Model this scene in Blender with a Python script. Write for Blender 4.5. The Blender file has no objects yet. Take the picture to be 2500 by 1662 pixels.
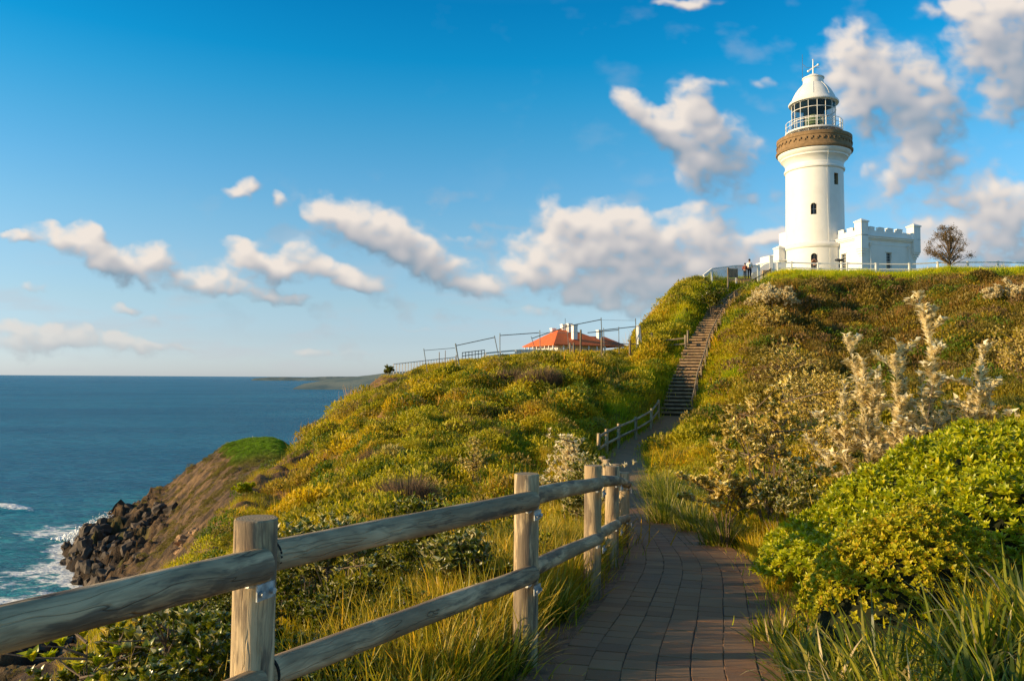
import bpy, bmesh, math, random
import numpy as np
from mathutils import Vector, Matrix
PI = math.pi
random.seed(7)
rng = np.random.default_rng(11)
scene = bpy.context.scene
COL = scene.collection

# ------------------------------------------------------------------ camera
FPX, PW, PH = 1944.0, 2500.0, 1662.0
PITCH, ROLL = math.radians(2.66), math.radians(0.37)
fwd = np.array([0, math.cos(PITCH), math.sin(PITCH)])
r0 = np.array([1.0, 0, 0]); u0 = np.array([0, -math.sin(PITCH), math.cos(PITCH)])
cr = math.cos(ROLL) * r0 + math.sin(ROLL) * u0
cu = -math.sin(ROLL) * r0 + math.cos(ROLL) * u0
cam_d = bpy.data.cameras.new('camera'); cam = bpy.data.objects.new('camera', cam_d); COL.objects.link(cam)
cam_d.sensor_width = 36.0; cam_d.lens = FPX / PW * 36.0; cam_d.clip_start = 0.05; cam_d.clip_end = 120000
m = Matrix.Identity(4)
for i in range(3):
    m[i][0], m[i][1], m[i][2] = cr[i], cu[i], -fwd[i]
cam.matrix_world = m
scene.camera = cam
SEA = -80.0

def ray(px, py):
    """tangent coordinates (x/y, z/y) of a photo pixel"""
    d = fwd + (px - PW / 2) / FPX * cr - (py - PH / 2) / FPX * cu
    return d[0] / d[1], d[2] / d[1]
def at(px, py, Y):
    a, b = ray(px, py); return Vector((a * Y, Y, b * Y))

# ------------------------------------------------------------------ sun, sky, exposure
SUN_AZ, SUN_EL = math.radians(-101.0), math.radians(13.0)     # azimuth from +Y, clockwise
sdir = Vector((math.sin(SUN_AZ) * math.cos(SUN_EL), math.cos(SUN_AZ) * math.cos(SUN_EL), math.sin(SUN_EL)))
sun_d = bpy.data.lights.new('sun', 'SUN'); sun = bpy.data.objects.new('sun', sun_d); COL.objects.link(sun)
sun_d.energy = 5.0; sun_d.angle = math.radians(0.55); sun_d.color = (1.0, 0.73, 0.38)
sun.rotation_euler = sdir.to_track_quat('Z', 'Y').to_euler()
scene.view_settings.view_transform = 'Standard'; scene.view_settings.look = 'None'
scene.view_settings.gamma = 1.0; scene.view_settings.use_curve_mapping = False
scene.view_settings.exposure = 0.58

class NT:
    """small helper to write node trees"""
    def __init__(s, tree): s.t = tree; s.n = tree.nodes; s.l = tree.links
    def node(s, typ, **kw):
        nd = s.n.new(typ)
        for k, v in kw.items(): setattr(nd, k, v)
        return nd
    def put(s, sock, v):
        if isinstance(v, bpy.types.NodeSocket): s.l.new(v, sock)
        else:
            if isinstance(v, (tuple, list)) and len(v) == 3 and sock.type == 'RGBA': v = (*v, 1)
            sock.default_value = v
    def math(s, op, a, b=0.0, c=0.0, clamp=False):
        nd = s.node('ShaderNodeMath', operation=op, use_clamp=clamp)
        s.put(nd.inputs[0], a); s.put(nd.inputs[1], b); s.put(nd.inputs[2], c); return nd.outputs[0]
    def vmath(s, op, a, b=(0, 0, 0), out=0):
        nd = s.node('ShaderNodeVectorMath', operation=op)
        s.put(nd.inputs[0], a)
        if op == 'SCALE': s.put(nd.inputs['Scale'], b)
        else: s.put(nd.inputs[1], b)
        return nd.outputs[out]
    def mix(s, f, a, b, blend='MIX'):
        nd = s.node('ShaderNodeMix', data_type='RGBA', blend_type=blend)
        s.put(nd.inputs['Factor'], f); s.put(nd.inputs['A'], a); s.put(nd.inputs['B'], b)
        return nd.outputs['Result']
    def smooth(s, v, a, b, lo=0.0, hi=1.0, kind='SMOOTHSTEP'):
        nd = s.node('ShaderNodeMapRange', interpolation_type=kind)
        s.put(nd.inputs[0], v); s.put(nd.inputs[1], a); s.put(nd.inputs[2], b); s.put(nd.inputs[3], lo); s.put(nd.inputs[4], hi)
        return nd.outputs[0]
    def noise(s, vec, scale, detail=4, rough=0.5, out=0, dim='3D', **kw):
        nd = s.node('ShaderNodeTexNoise', noise_dimensions=dim)
        if vec is not None: s.put(nd.inputs['Vector'], vec)
        s.put(nd.inputs['Scale'], scale); s.put(nd.inputs['Detail'], detail); s.put(nd.inputs['Roughness'], rough)
        for k, v in kw.items(): s.put(nd.inputs[k], v)
        return nd.outputs[out]
    def ramp(s, f, stops):
        nd = s.node('ShaderNodeValToRGB'); cr_ = nd.color_ramp
        while len(cr_.elements) < len(stops): cr_.elements.new(0.5)
        for e, (p, c) in zip(cr_.elements, stops): e.position = p; e.color = (*c, 1)
        s.put(nd.inputs[0], f); return nd.outputs[0]
    def mapping(s, vec, loc=(0, 0, 0), rot=(0, 0, 0), scale=(1, 1, 1), typ='POINT'):
        nd = s.node('ShaderNodeMapping', vector_type=typ)
        s.put(nd.inputs['Vector'], vec); s.put(nd.inputs['Location'], loc); s.put(nd.inputs['Rotation'], rot); s.put(nd.inputs['Scale'], scale)
        return nd.outputs[0]

# cloud density group: tangent coords (x/y, z/y, 0) -> density
# (cx, cy, rx, ry, rotation deg [clockwise in the picture], strength)
CL = [(1960,135,85,90,0,1),(2050,200,120,100,0,1),(2140,250,90,90,10,1),(1985,250,75,95,0,.9),(2110,320,60,50,0,.55),
 (2290,80,110,110,0,1),(2330,190,60,110,0,.9),(2170,25,60,30,0,.6),(2270,10,90,40,0,.8),
 (1470,250,75,40,38,1),(1540,310,90,50,38,1),(1595,265,50,95,-12,1),(1655,330,85,75,30,.85),(1610,400,70,55,10,.9),(1590,225,30,40,0,.9),(1635,192,45,16,10,.4),
 (2135,370,85,45,0,.9),(2060,420,50,30,-30,.7),(2010,400,30,20,0,.5),
 (2280,470,120,60,10,.8),(2240,570,160,70,0,.8),(2345,520,110,110,0,.8),(2160,540,60,45,0,.6),
 (1290,510,85,55,20,1),(1400,520,110,60,0,1),(1480,560,120,75,5,1),(1620,530,95,60,0,1),(1690,590,95,60,20,1),(1400,600,190,60,10,1),(1215,620,60,50,0,.95),(1330,650,140,50,10,.9),(1560,640,190,60,0,1),(1440,700,150,30,8,.7),(1750,640,60,40,0,.8),(1210,560,60,30,0,.5),
 (1790,545,55,24,-12,1),(1750,455,60,22,-10,.35),(1770,195,40,14,0,.35),
 (165,555,90,36,14,1),(255,605,100,42,25,1),(360,598,62,38,20,1),(45,545,55,12,6,.9),(285,650,30,22,40,.6),(210,530,50,20,20,.8),
 (480,650,75,34,14,1),(570,672,110,20,12,.9),(660,688,60,10,6,.6),
 (560,585,55,34,22,1),(630,620,100,28,14,1),
 (700,595,58,36,22,1),(780,630,100,32,20,.95),(820,662,70,20,6,.9),
 (770,500,80,48,12,.95),(860,530,100,50,20,.9),(950,570,80,45,30,.8),(1010,620,110,40,28,.8),(1090,660,80,26,15,.65),
 (568,428,36,20,-15,.9),(545,445,36,14,10,.6),(640,463,24,18,35,.8),(690,458,20,12,0,.4),
 (60,760,110,28,4,.8),(170,775,120,26,4,.85),(290,785,70,18,12,.8),(380,797,70,10,12,.6),(60,790,90,22,0,.6),
 (290,713,48,14,10,.9),(370,740,60,12,0,.4),(80,655,50,14,5,.4),
 (1580,6,85,14,0,.8),(1110,640,60,26,25,.4),(1240,725,90,16,5,.5),(720,808,55,12,0,.6),(840,815,90,8,0,.35),(985,760,60,10,6,.4),(1090,565,70,12,10,.3),
 (900,550,190,75,25,.5),(1085,650,120,45,20,.5),(1400,620,250,100,0,.42),(1620,620,180,80,0,.42),(2090,230,190,160,0,.36),(1660,370,130,110,20,.42),(2190,440,190,120,0,.38),(2260,570,200,110,0,.5),(300,615,190,50,20,.42),(600,640,140,42,15,.45),(830,650,110,35,18,.42),(70,790,160,50,0,.5),(300,800,150,30,6,.4),(2330,150,110,190,0,.45)]
KD = 2500 / 2359.0
world = bpy.data.worlds.new('World'); scene.world = world; world.use_nodes = True
w = NT(world.node_tree); w.n.clear()
wo = w.node('ShaderNodeOutputWorld'); bg = w.node('ShaderNodeBackground')
sky = w.node('ShaderNodeTexSky', sky_type='NISHITA'); sky.sun_disc = False
sky.sun_elevation = SUN_EL; sky.sun_rotation = SUN_AZ; sky.altitude = 80; sky.air_density = 1.0; sky.dust_density = 0.3; sky.ozone_density = 2.0
tc = w.node('ShaderNodeTexCoord'); sp = w.node('ShaderNodeSeparateXYZ'); w.put(sp.inputs[0], tc.outputs['Generated'])
alt = w.math('MAXIMUM', sp.outputs[2], 0.0)
tint = w.ramp(alt, [(0.0, (.85, 1.08, 1.95)), (.046, (.84, .957, 1.41)), (.088, (.915, 1.03, 1.25)), (.139, (.91, 1.117, 1.27)), (.19, (.77, 1.17, 1.325)), (.239, (.578, 1.18, 1.395)),
    (.287, (.376, 1.18, 1.42)), (.333, (.17, 1.163, 1.47)), (.372, (.04, 1.10, 1.48)), (.43, (.02, .97, 1.41)), (.56, (.45, 1.04, 1.30)), (.75, (1.05, 1.15, 1.15)), (1.0, (1.25, 1.18, 1.08))])  # stops above the view raised and neutralised to add fill light
w.put(bg.inputs[0], w.mix(1.0, sky.outputs[0], tint, 'MULTIPLY')); bg.inputs[1].default_value = 0.10
w.l.new(bg.outputs[0], wo.inputs[0])
world.cycles.sampling_method = 'MANUAL'; world.cycles.sample_map_resolution = 512

# ------------------------------------------------------------------ numpy noise
_perm = rng.permutation(512)
_perm = np.concatenate([_perm, _perm, _perm])
_ga = rng.uniform(0, 2 * PI, 512); _gx, _gy = np.cos(_ga), np.sin(_ga)
def perlin(x, y):
    x = np.asarray(x, float); y = np.asarray(y, float)
    xi = np.floor(x).astype(int); yi = np.floor(y).astype(int); xf = x - xi; yf = y - yi
    u = xf ** 3 * (xf * (xf * 6 - 15) + 10); v = yf ** 3 * (yf * (yf * 6 - 15) + 10)
    def gr(ix, iy, dx, dy):
        h = _perm[(_perm[ix & 511] + iy) & 511]; return _gx[h] * dx + _gy[h] * dy
    a = gr(xi, yi, xf, yf); b = gr(xi + 1, yi, xf - 1, yf); c = gr(xi, yi + 1, xf, yf - 1); d = gr(xi + 1, yi + 1, xf - 1, yf - 1)
    return (a + u * (b - a) + v * ((c + u * (d - c)) - (a + u * (b - a)))) * 1.5
def fbm(x, y, o=4, ridged=False):
    s = 0; a = 1.0; tot = 0
    for i in range(o):
        n = perlin(x * 2 ** i + 17.3 * i, y * 2 ** i - 9.1 * i)
        if ridged: n = 1 - 2 * np.abs(n)
        s = s + a * n; tot += a; a *= .5
    return s / tot
def sstep(x, a, b):
    t = np.clip((x - a) / (b - a), 0, 1); return t * t * (3 - 2 * t)

# ------------------------------------------------------------------ mesh + material helpers
MATS = {}
def material(name):
    mt = bpy.data.materials.new(name); mt.use_nodes = True; t = NT(mt.node_tree); t.n.clear()
    out = t.node('ShaderNodeOutputMaterial'); bs = t.node('ShaderNodeBsdfPrincipled'); t.l.new(bs.outputs[0], out.inputs[0])
    MATS[name] = mt; return mt, t, bs, out
def simple(name, col, rough=.6, var=.12, scale=6.0, bump=.0, bscale=40.0, metal=0.0, spec=.4, dirt=None):
    mt, t, bs, out = material(name)
    tc_ = t.node('ShaderNodeTexCoord').outputs['Object']
    n = t.noise(tc_, scale, 5, .6)
    lo = tuple(c * (1 - var) for c in col); hi = tuple(min(1, c * (1 + var)) for c in col)
    c = t.mix(t.smooth(n, .3, .7), lo, hi)
    if dirt:
        c = t.mix(t.math('MULTIPLY', t.smooth(t.noise(t.mapping(tc_, scale=(1, 1, .25)), scale * .7, 6, .65), .5, .75), dirt[1]), c, dirt[0])
    t.put(bs.inputs['Base Color'], c); t.put(bs.inputs['Roughness'], rough); t.put(bs.inputs['Metallic'], metal)
    t.put(bs.inputs['Specular IOR Level'], spec)
    if bump:
        b = t.node('ShaderNodeBump'); t.put(b.inputs['Strength'], bump); t.put(b.inputs['Distance'], .01)
        t.put(b.inputs['Height'], t.noise(tc_, bscale, 5, .6)); t.put(bs.inputs['Normal'], b.outputs[0])
    return mt
def mesh_obj(name, verts, faces, mat=None, parent=None, smooth=False, link=True):
    me = bpy.data.meshes.new(name)
    if isinstance(verts, np.ndarray) and isinstance(faces, np.ndarray):
        nv, nf, k = len(verts), len(faces), faces.shape[1]
        me.vertices.add(nv); me.vertices.foreach_set('co', verts.astype(np.float32).ravel())
        me.loops.add(nf * k); me.loops.foreach_set('vertex_index', faces.astype(np.int32).ravel())
        me.polygons.add(nf); me.polygons.foreach_set('loop_start', np.arange(0, nf * k, k, dtype=np.int32))
        me.polygons.foreach_set('loop_total', np.full(nf, k, dtype=np.int32))
        me.update(calc_edges=True)
    else:
        me.from_pydata([tuple(v) for v in verts], [], [tuple(f) for f in faces]); me.update()
    if smooth: me.polygons.foreach_set('use_smooth', np.ones(len(me.polygons), dtype=bool))
    if mat is not None: me.materials.append(mat if not isinstance(mat, str) else MATS[mat])
    o = bpy.data.objects.new(name, me)
    if link: COL.objects.link(o)
    if parent is not None: o.parent = parent
    return o
class MB:
    """collects simple shapes; build() links them as one mesh object"""
    def __init__(s): s.v = []; s.f = []
    def add(s, vs, fs):
        k = len(s.v); s.v += [tuple(v) for v in vs]; s.f += [tuple(i + k for i in f) for f in fs]; return s
    def box(s, c, h, M=None):
        vs = [Vector((c[0] + x * h[0], c[1] + y * h[1], c[2] + z * h[2])) for x in (-1, 1) for y in (-1, 1) for z in (-1, 1)]
        if M is not None: vs = [M @ v for v in vs]
        return s.add(vs, [(0, 1, 3, 2), (4, 6, 7, 5), (0, 4, 5, 1), (2, 3, 7, 6), (0, 2, 6, 4), (1, 5, 7, 3)])
    def beam(s, a, b, wd, ht, up=Vector((0, 0, 1))):
        a = Vector(a); b = Vector(b); d = (b - a).normalized(); sd = d.cross(up).normalized(); uu = sd.cross(d)
        vs = [p + sd * (x * wd / 2) + uu * (z * ht / 2) for p in (a, b) for x, z in ((-1, -1), (1, -1), (1, 1), (-1, 1))]
        return s.add(vs, [(3, 2, 1, 0), (4, 5, 6, 7), (0, 1, 5, 4), (1, 2, 6, 5), (2, 3, 7, 6), (3, 0, 4, 7)])
    def tube(s, pts, rad, n=8, cap=True):
        pts = [Vector(p) for p in pts]
        rad = [rad] * len(pts) if not isinstance(rad, (list, tuple)) else rad
        rings = []; ref = None
        for i, p in enumerate(pts):
            d = (pts[min(i + 1, len(pts) - 1)] - pts[max(i - 1, 0)]).normalized()
            if ref is None: ref = Vector((0, 0, 1)) if abs(d.z) < .9 else Vector((1, 0, 0))
            sd = d.cross(ref).normalized(); uu = sd.cross(d).normalized()
            rings.append([p + (sd * math.cos(2 * PI * k / n) + uu * math.sin(2 * PI * k / n)) * rad[i] for k in range(n)])
        base = len(s.v); s.v += [tuple(v) for r in rings for v in r]
        for i in range(len(rings) - 1):
            for k in range(n):
                s.f.append((base + i * n + k, base + (i + 1) * n + k, base + (i + 1) * n + (k + 1) % n, base + i * n + (k + 1) % n))
        if cap:
            s.f.append(tuple(base + k for k in range(n))); e = base + (len(rings) - 1) * n; s.f.append(tuple(e + k for k in reversed(range(n))))
        return s
    def lathe(s, prof, n=48, c=(0, 0), a0=0.0, a1=2 * PI, cap=False):
        full = abs(a1 - a0 - 2 * PI) < 1e-6; m_ = n if full else n + 1; base = len(s.v)
        for r, z in prof:
            for k in range(m_):
                a = a0 + (a1 - a0) * k / n; s.v.append((c[0] + r * math.cos(a), c[1] + r * math.sin(a), z))
        for i in range(len(prof) - 1):
            for k in range(n):
                k2 = (k + 1) % m_ if full else k + 1
                s.f.append((base + i * m_ + k, base + i * m_ + k2, base + (i + 1) * m_ + k2, base + (i + 1) * m_ + k))
        if cap:
            s.f.append(tuple(base + k for k in reversed(range(m_)))); e = base + (len(prof) - 1) * m_; s.f.append(tuple(e + k for k in range(m_)))
        return s
    def build(s, name, mat, parent=None, smooth=False, bevel=0.0):
        o = mesh_obj(name, s.v, s.f, mat, parent, smooth)
        if smooth:
            try: o.data.set_sharp_from_angle(angle=math.radians(38))
            except Exception: pass
        if bevel:
            bm_ = o.modifiers.new('bevel', 'BEVEL'); bm_.width = bevel; bm_.segments = 1; bm_.limit_method = 'ANGLE'
        return o
def tag(o, label=None, cat=None, group=None, kind=None):
    if label: o['label'] = label
    if cat: o['category'] = cat
    if group: o['group'] = group
    if kind: o['kind'] = kind
    return o
def empty(name, loc=(0, 0, 0), rz=0.0, label=None, cat=None, group=None):
    o = bpy.data.objects.new(name, None); COL.objects.link(o); o.location = loc; o.rotation_euler = (0, 0, rz); o.empty_display_size = .2
    return tag(o, label, cat, group)
def copy_tree(o, parent=None):
    c = o.copy(); COL.objects.link(c); c.parent = parent
    for ch in list(o.children): copy_tree(ch, c)
    return c

# ------------------------------------------------------------------ clouds: a dome far beyond everything
mt, t, bs, out = material('cloud_vapour')
cca = t.node('ShaderNodeAttribute', attribute_name='cloud_colour')
cal = t.node('ShaderNodeAttribute', attribute_name='cloud_cover').outputs['Fac']
em = t.node('ShaderNodeEmission'); t.put(em.inputs[0], cca.outputs['Color']); t.put(em.inputs[1], .62)
tr = t.node('ShaderNodeBsdfTransparent'); mxs = t.node('ShaderNodeMixShader')
t.put(mxs.inputs[0], cal); t.l.new(tr.outputs[0], mxs.inputs[1]); t.l.new(em.outputs[0], mxs.inputs[2]); t.l.new(mxs.outputs[0], out.inputs[0])
t.n.remove(bs); mt.cycles.emission_sampling = 'NONE'
def roll(D, dx, dy):
    return np.roll(np.roll(D, dx, axis=1), dy, axis=0)
def blur(D, r):
    k = np.exp(-np.linspace(-2, 2, 2 * r + 1) ** 2); k /= k.sum()
    D = np.apply_along_axis(lambda v: np.convolve(np.pad(v, r, 'edge'), k, 'valid'), 0, D)
    return np.apply_along_axis(lambda v: np.convolve(np.pad(v, r, 'edge'), k, 'valid'), 1, D)
def cloud_cover(CX, CY):
    """CX, CY: picture-like coordinates (2359 wide) of the sky; y grows downwards, horizon near 866"""
    q = CX / 230.; r_ = CY / 230.
    wx = 30 * fbm(q * 1.6 + 3, r_ * 1.9, 4) + 14 * fbm(q * 5, r_ * 6, 3); wy = 22 * fbm(q * 1.8 - 8, r_ * 2.2 + 5, 4) + 12 * fbm(q * 5 + 9, r_ * 6, 3)
    X = CX + wx; Y = CY + wy; acc = np.zeros_like(X); ls = np.full_like(X, .01); ws = np.full_like(X, .02)
    for (cx, cy, rx, ry, rot, st) in CL:
        c_, s_ = math.cos(math.radians(rot)), math.sin(math.radians(rot))
        dx, dy = X - cx, Y - cy; u = (dx * c_ + dy * s_) / (rx * 1.25); v = (-dx * s_ + dy * c_) / (ry * 1.22)
        e = st * np.clip(1 - (u * u + v * v), 0, 1) ** 1.25; acc = acc + e - acc * e * .95
        lt = np.clip(.5 - .42 * (u * (.62 * c_ - .0) + v * .85) * 1.35, 0, 1); ls += e ** 2 * lt; ws += e ** 2
    lobe = ls / ws
    inside = (1 - sstep(np.abs(CX - 1180), 1250, 1500)) * sstep(CY, -260, -60)
    loose = sstep(fbm(q * .55 + 31, r_ * 1.1 + 7, 4), .05, .5) * .9
    acc = acc * inside + loose * (1 - inside)
    # billows, smaller towards the horizon
    sc = 1.15
    b1 = 1 - 1.9 * np.abs(fbm(X / 85 * sc, Y / 70 * sc, 3)); b2 = fbm(CX / 60 * sc + .5 * wx / 30, CY / 46 * sc, 5)
    edge = sstep(acc, .0, .25)
    return acc * (.86 + .20 * (b1 - .5)) + edge * (.10 * (b1 - .6) + .50 * b2) + .20 * fbm(X / 170, Y / 110, 3) * edge - .03, lobe
def cloud_shade(CX, CY, step):
    """colour and cover of the cloud at each place of the sky; the sun stands low on the left"""
    D, lobe = cloud_cover(CX, CY); low = sstep(CY, 600, 850)
    Dc = np.clip(D, 0, 1.0); T = blur(sstep(D, .08, .7), 6); L = np.zeros_like(D); Db = blur(Dc, 3)
    for dist, wgt in ((10, .30), (26, .45), (60, .55), (110, .40)):
        k = dist / step; L += wgt * (Db - roll(Db, int(round(k * .62)), int(round(k * .82))))
    L = blur(L, 4); L = .04 + .80 * lobe + .66 * L - .12 * (T - .5)
    L = np.clip(L, 0, 1)
    A = np.clip(sstep(D, .01, .86), 0, 1) ** (.92 + .6 * (1 - L))
    faint = .42 * sstep(fbm(CX / 120 + 9, CY / 85 + 4, 6) + .25 * np.clip(D, 0, .3), .12, .5) * sstep(CX, 300, 900) * sstep(CY, 380, 520); A = np.maximum(A, faint)
    A = A * (.97 - .10 * (1 - L)) * (1 - .26 * low) * (1 - sstep(CY, 838, 866))
    wisp = .38 * sstep(fbm(CX / 260 + 4, CY / 60 + 2, 5), -.02, .55) * sstep(CY, 540, 720) * (1 - sstep(CY, 850, 866))
    wisp = np.maximum(wisp, .24 * sstep(fbm(CX / 150 + 44, CY / 90, 5), .05, .6) * sstep(CX, 900, 1900))
    dark = np.array([.235, .315, .400]); midc = np.array([.58, .555, .565]); br = np.array([.96, .86, .77])
    l3 = L[..., None]; C = np.where(l3 < .5, dark + (midc - dark) * (l3 / .5), midc + (br - midc) * ((l3 - .5) / .5))
    lw = low[..., None] * .45; C = C * (1 - lw) + np.array([.55, .60, .62]) * lw
    A2 = A + (1 - A) * wisp; W_ = ((1 - A) * wisp)[..., None]
    return (C * A[..., None] + np.array([.60, .61, .65]) * W_) / np.maximum(A2, 1e-4)[..., None], A2
def cloud_patch(x0, x1, y0, y1, step, Rd):
    xs = np.arange(x0, x1, step); ys = np.arange(y0, y1, step); CX, CY = np.meshgrid(xs, ys)
    C, A2 = cloud_shade(CX, CY, step)
    px_ = CX * KD; py_ = CY * KD
    d = fwd[None, None] + ((px_ - PW / 2) / FPX)[..., None] * cr + (-(py_ - PH / 2) / FPX)[..., None] * cu
    d = d / np.linalg.norm(d, axis=2, keepdims=True) * Rd
    r, c = CX.shape; idx = np.arange(r * c).reshape(r, c)
    F = np.column_stack([idx[:-1, :-1].ravel(), idx[:-1, 1:].ravel(), idx[1:, 1:].ravel(), idx[1:, :-1].ravel()])
    keep = A2.ravel()[F].max(1) > .004; F = F[keep]
    used = np.unique(F); re = np.full(r * c, -1); re[used] = np.arange(len(used)); F = re[F]
    o = mesh_obj('sky', d.reshape(-1, 3)[used], F, 'cloud_vapour', smooth=True)
    ca = o.data.attributes.new('cloud_colour', 'FLOAT_VECTOR', 'POINT'); ca.data.foreach_set('vector', C.reshape(-1, 3)[used].astype(np.float32).ravel())
    al = o.data.attributes.new('cloud_cover', 'FLOAT', 'POINT'); al.data.foreach_set('value', A2.ravel()[used].astype(np.float32))
    o.visible_shadow = True
    return tag(o, 'blue evening sky with scattered puffy clouds', kind='structure')
cloud_patch(-900, 3300, -750, 868, 3.0, 60000)
# ------------------------------------------------------------------ the land: one height function
# (photo column, distance Y, height z relative to the eye)
TP = []
def prof(px, *pts):
    a = (px - 1250) / FPX
    for Y, z in pts: TP.append((a, math.log(Y), z / Y))
prof(-2400, (2, -2.6), (6, -7), (15, -18), (40, -46), (100, -82), (250, -115), (800, -125))
prof(-900, (2, -2.3), (6, -5.5), (15, -15), (40, -40), (100, -76), (160, -92), (250, -110), (800, -125))
prof(-300, (2, -2.0), (5, -3.4), (10, -7.5), (25, -20), (60, -42), (120, -66), (190, -80), (260, -100), (400, -112), (800, -125))
prof(50, (2, -1.75), (3.2, -2.0), (5, -2.8), (7.5, -3.7), (11, -6.3), (20, -12.5), (60, -33), (110, -54), (150, -61), (190, -70.5), (215, -76), (236, -88), (300, -100), (400, -110), (800, -125))
prof(190, (2, -1.7), (3.2, -1.85), (5, -2.3), (9, -3.18), (13, -6), (22, -13), (60, -32), (110, -50), (160, -60), (200, -70), (228, -80), (250, -88), (290, -92), (318, -84), (350, -80.5), (378, -82), (400, -94), (600, -115), (800, -125))
prof(300, (2, -1.65), (5, -2.15), (8, -2.55), (12, -3.4), (18, -7), (40, -20), (90, -40), (150, -53), (220, -66), (260, -71), (310, -76), (380, -77), (415, -76), (432, -85), (480, -98), (800, -125))
prof(400, (2, -1.65), (5, -2.1), (10, -2.75), (16, -3.6), (23, -8), (45, -19), (90, -32), (180, -50), (300, -66), (380, -68), (440, -67), (466, -72), (490, -84), (530, -100), (800, -125))
prof(480, (14, -3.1), (22, -3.95), (31, -9), (60, -19), (100, -29), (200, -43), (300, -50), (400, -51), (445, -53), (480, -70), (520, -95), (800, -125))
prof(560, (2, -1.65), (5, -2.05), (10, -2.65), (18, -3.3), (28, -3.85), (38, -9), (70, -18), (120, -26), (220, -36), (320, -40), (400, -37), (430, -38.2), (480, -70), (540, -100), (800, -125))
prof(630, (33, -3.65), (44, -8), (80, -15), (120, -20), (250, -31), (340, -34), (400, -32.3), (425, -35.5), (480, -80), (540, -105))
prof(700, (5, -2.0), (10, -2.55), (16, -3.05), (25, -3.6), (38, -3.75), (50, -7.5), (80, -13), (120, -18), (250, -29.5), (350, -33.5), (392, -34), (425, -45), (500, -95))
prof(742, (42, -3.25), (55, -7), (120, -19), (260, -34), (400, -48), (500, -95))
prof(785, (20, -3.2), (30, -3.5), (46, -2.75), (58, -6.5), (120, -18))
prof(840, (30, -3.1), (42, -2.7), (52, -1.68), (65, -6), (130, -20), (300, -50), (500, -95))
prof(885, (57, -.60), (70, -4.5))
prof(915, (5, -1.95), (10, -2.4), (16, -2.85), (24, -2.95), (34, -2.6), (45, -1.8), (54, -.7), (62, .32), (74, -3), (110, -12), (300, -58), (500, -95), (800, -125))
prof(1000, (40, -2.1), (52, -.5), (62, .85), (78, .7), (95, .8), (130, -3), (300, -55))
prof(1113, (5, -1.85), (10, -2.25), (18, -2.75), (26, -2.7), (36, -1.9), (46, -.6), (55, .6), (62, 1.5), (80, 1.7), (95, 2.05), (140, 1), (300, -50), (800, -125))
prof(1210, (14, -2.65), (22, -2.9), (32, -2.55), (42, -1.25), (52, .65), (60, 1.75), (80, 2.2), (110, 2.7), (140, 1))
prof(1325, (8, -2.0), (13, -2.6), (20, -2.95), (30, -2.75), (40, -1.4), (50, .7), (60, 2.05), (80, 2.6), (100, 2.9), (130, 2.4), (180, -2), (400, -70), (800, -125))
prof(1400, (9, -2.15), (15, -2.75), (24, -3.1), (34, -2.6), (44, -.6), (53, 1.3), (60, 2.35), (80, 2.7))
prof(1480, (12, -2.4), (20, -3.0), (30, -3.2), (38, -2.5), (46, -.6), (54, 1.3), (60, 2.4), (70, 2.6), (100, 2.9), (130, 2.4), (200, -5))
prof(1568, (16, -2.75), (30, -3.25), (37, -3.05), (43, -1.4), (48, -.1), (55, 1.4), (60, 2.5), (68, 3.9), (78, 3.0), (100, 3.2), (130, 3.2))
prof(1612, (48, -.7), (55, 1.5), (62, 3.6), (68, 5.9), (75, 5), (100, 2.5), (140, 0))
prof(1645, (50, -.4), (58, 2.6), (67, 6.75), (75, 6.4), (100, 3))
prof(1700, (3, -1.65), (8, -1.95), (14, -2.65), (22, -2.95), (30, -3.1), (38, -2.95), (43, -2.4), (56, 2.1), (60, 4.3), (66, 7.45), (72, 8.4), (90, 7), (140, 0), (400, -70))
prof(1760, (48, -.6), (52, .9), (58, 3.1), (64, 5.6), (68, 7.4), (72, 9.0), (80, 9.3), (95, 9.2), (130, 4))
prof(1800, (14, -2.3), (20, -2.7), (30, -2.5), (40, -1.2), (47, .2), (54, 2.6), (62, 5.6), (69, 7.7), (74, 9.3), (95, 9.5), (140, 5))
prof(1900, (3, -1.6), (7, -1.75), (12, -2.0), (20, -2.3), (28, -2.0), (36, -.6), (46, 2.1), (56, 5.2), (64, 7.9), (69, 9.25), (73, 9.5), (100, 9.5), (150, 5), (400, -60), (800, -100))
prof(2100, (3, -1.55), (6, -1.5), (10, -1.6), (16, -1.85), (24, -1.75), (32, -.8), (41, 1.1), (51, 3.9), (61, 7.0), (68, 9.2), (72, 9.5), (100, 9.5), (150, 6))
prof(2300, (3, -1.5), (8, -1.2), (16, -1.4), (24, -1.0), (34, .6), (46, 3.4), (58, 6.9), (67, 9.3), (71, 9.6), (100, 9.6), (150, 7))
prof(2500, (2, -1.6), (4, -1.45), (8, -1.0), (16, -1.0), (24, -.5), (33, .8), (45, 3.6), (58, 7.2), (66.5, 9.4), (71, 9.6), (100, 9.6), (150, 7), (400, -40), (800, -90))
prof(3000, (2, -1.5), (4, -1.2), (10, -.4), (25, 1.2), (45, 6), (62, 9.8), (100, 10), (200, 5), (800, -60))
prof(3600, (2, -1.5), (4, -1.0), (10, .2), (25, 3), (45, 8), (62, 10), (100, 10), (200, 5), (800, -60))
TP = np.array(TP); SU = 3.2
_P = np.column_stack([TP[:, 0] * SU, TP[:, 1]])
def _phi(d2): return .5 * d2 * np.log(d2 + 1e-12)
_D2 = ((_P[:, None] - _P[None]) ** 2).sum(-1)
_K = _phi(_D2) + np.eye(len(_P)) * 4e-4
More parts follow.
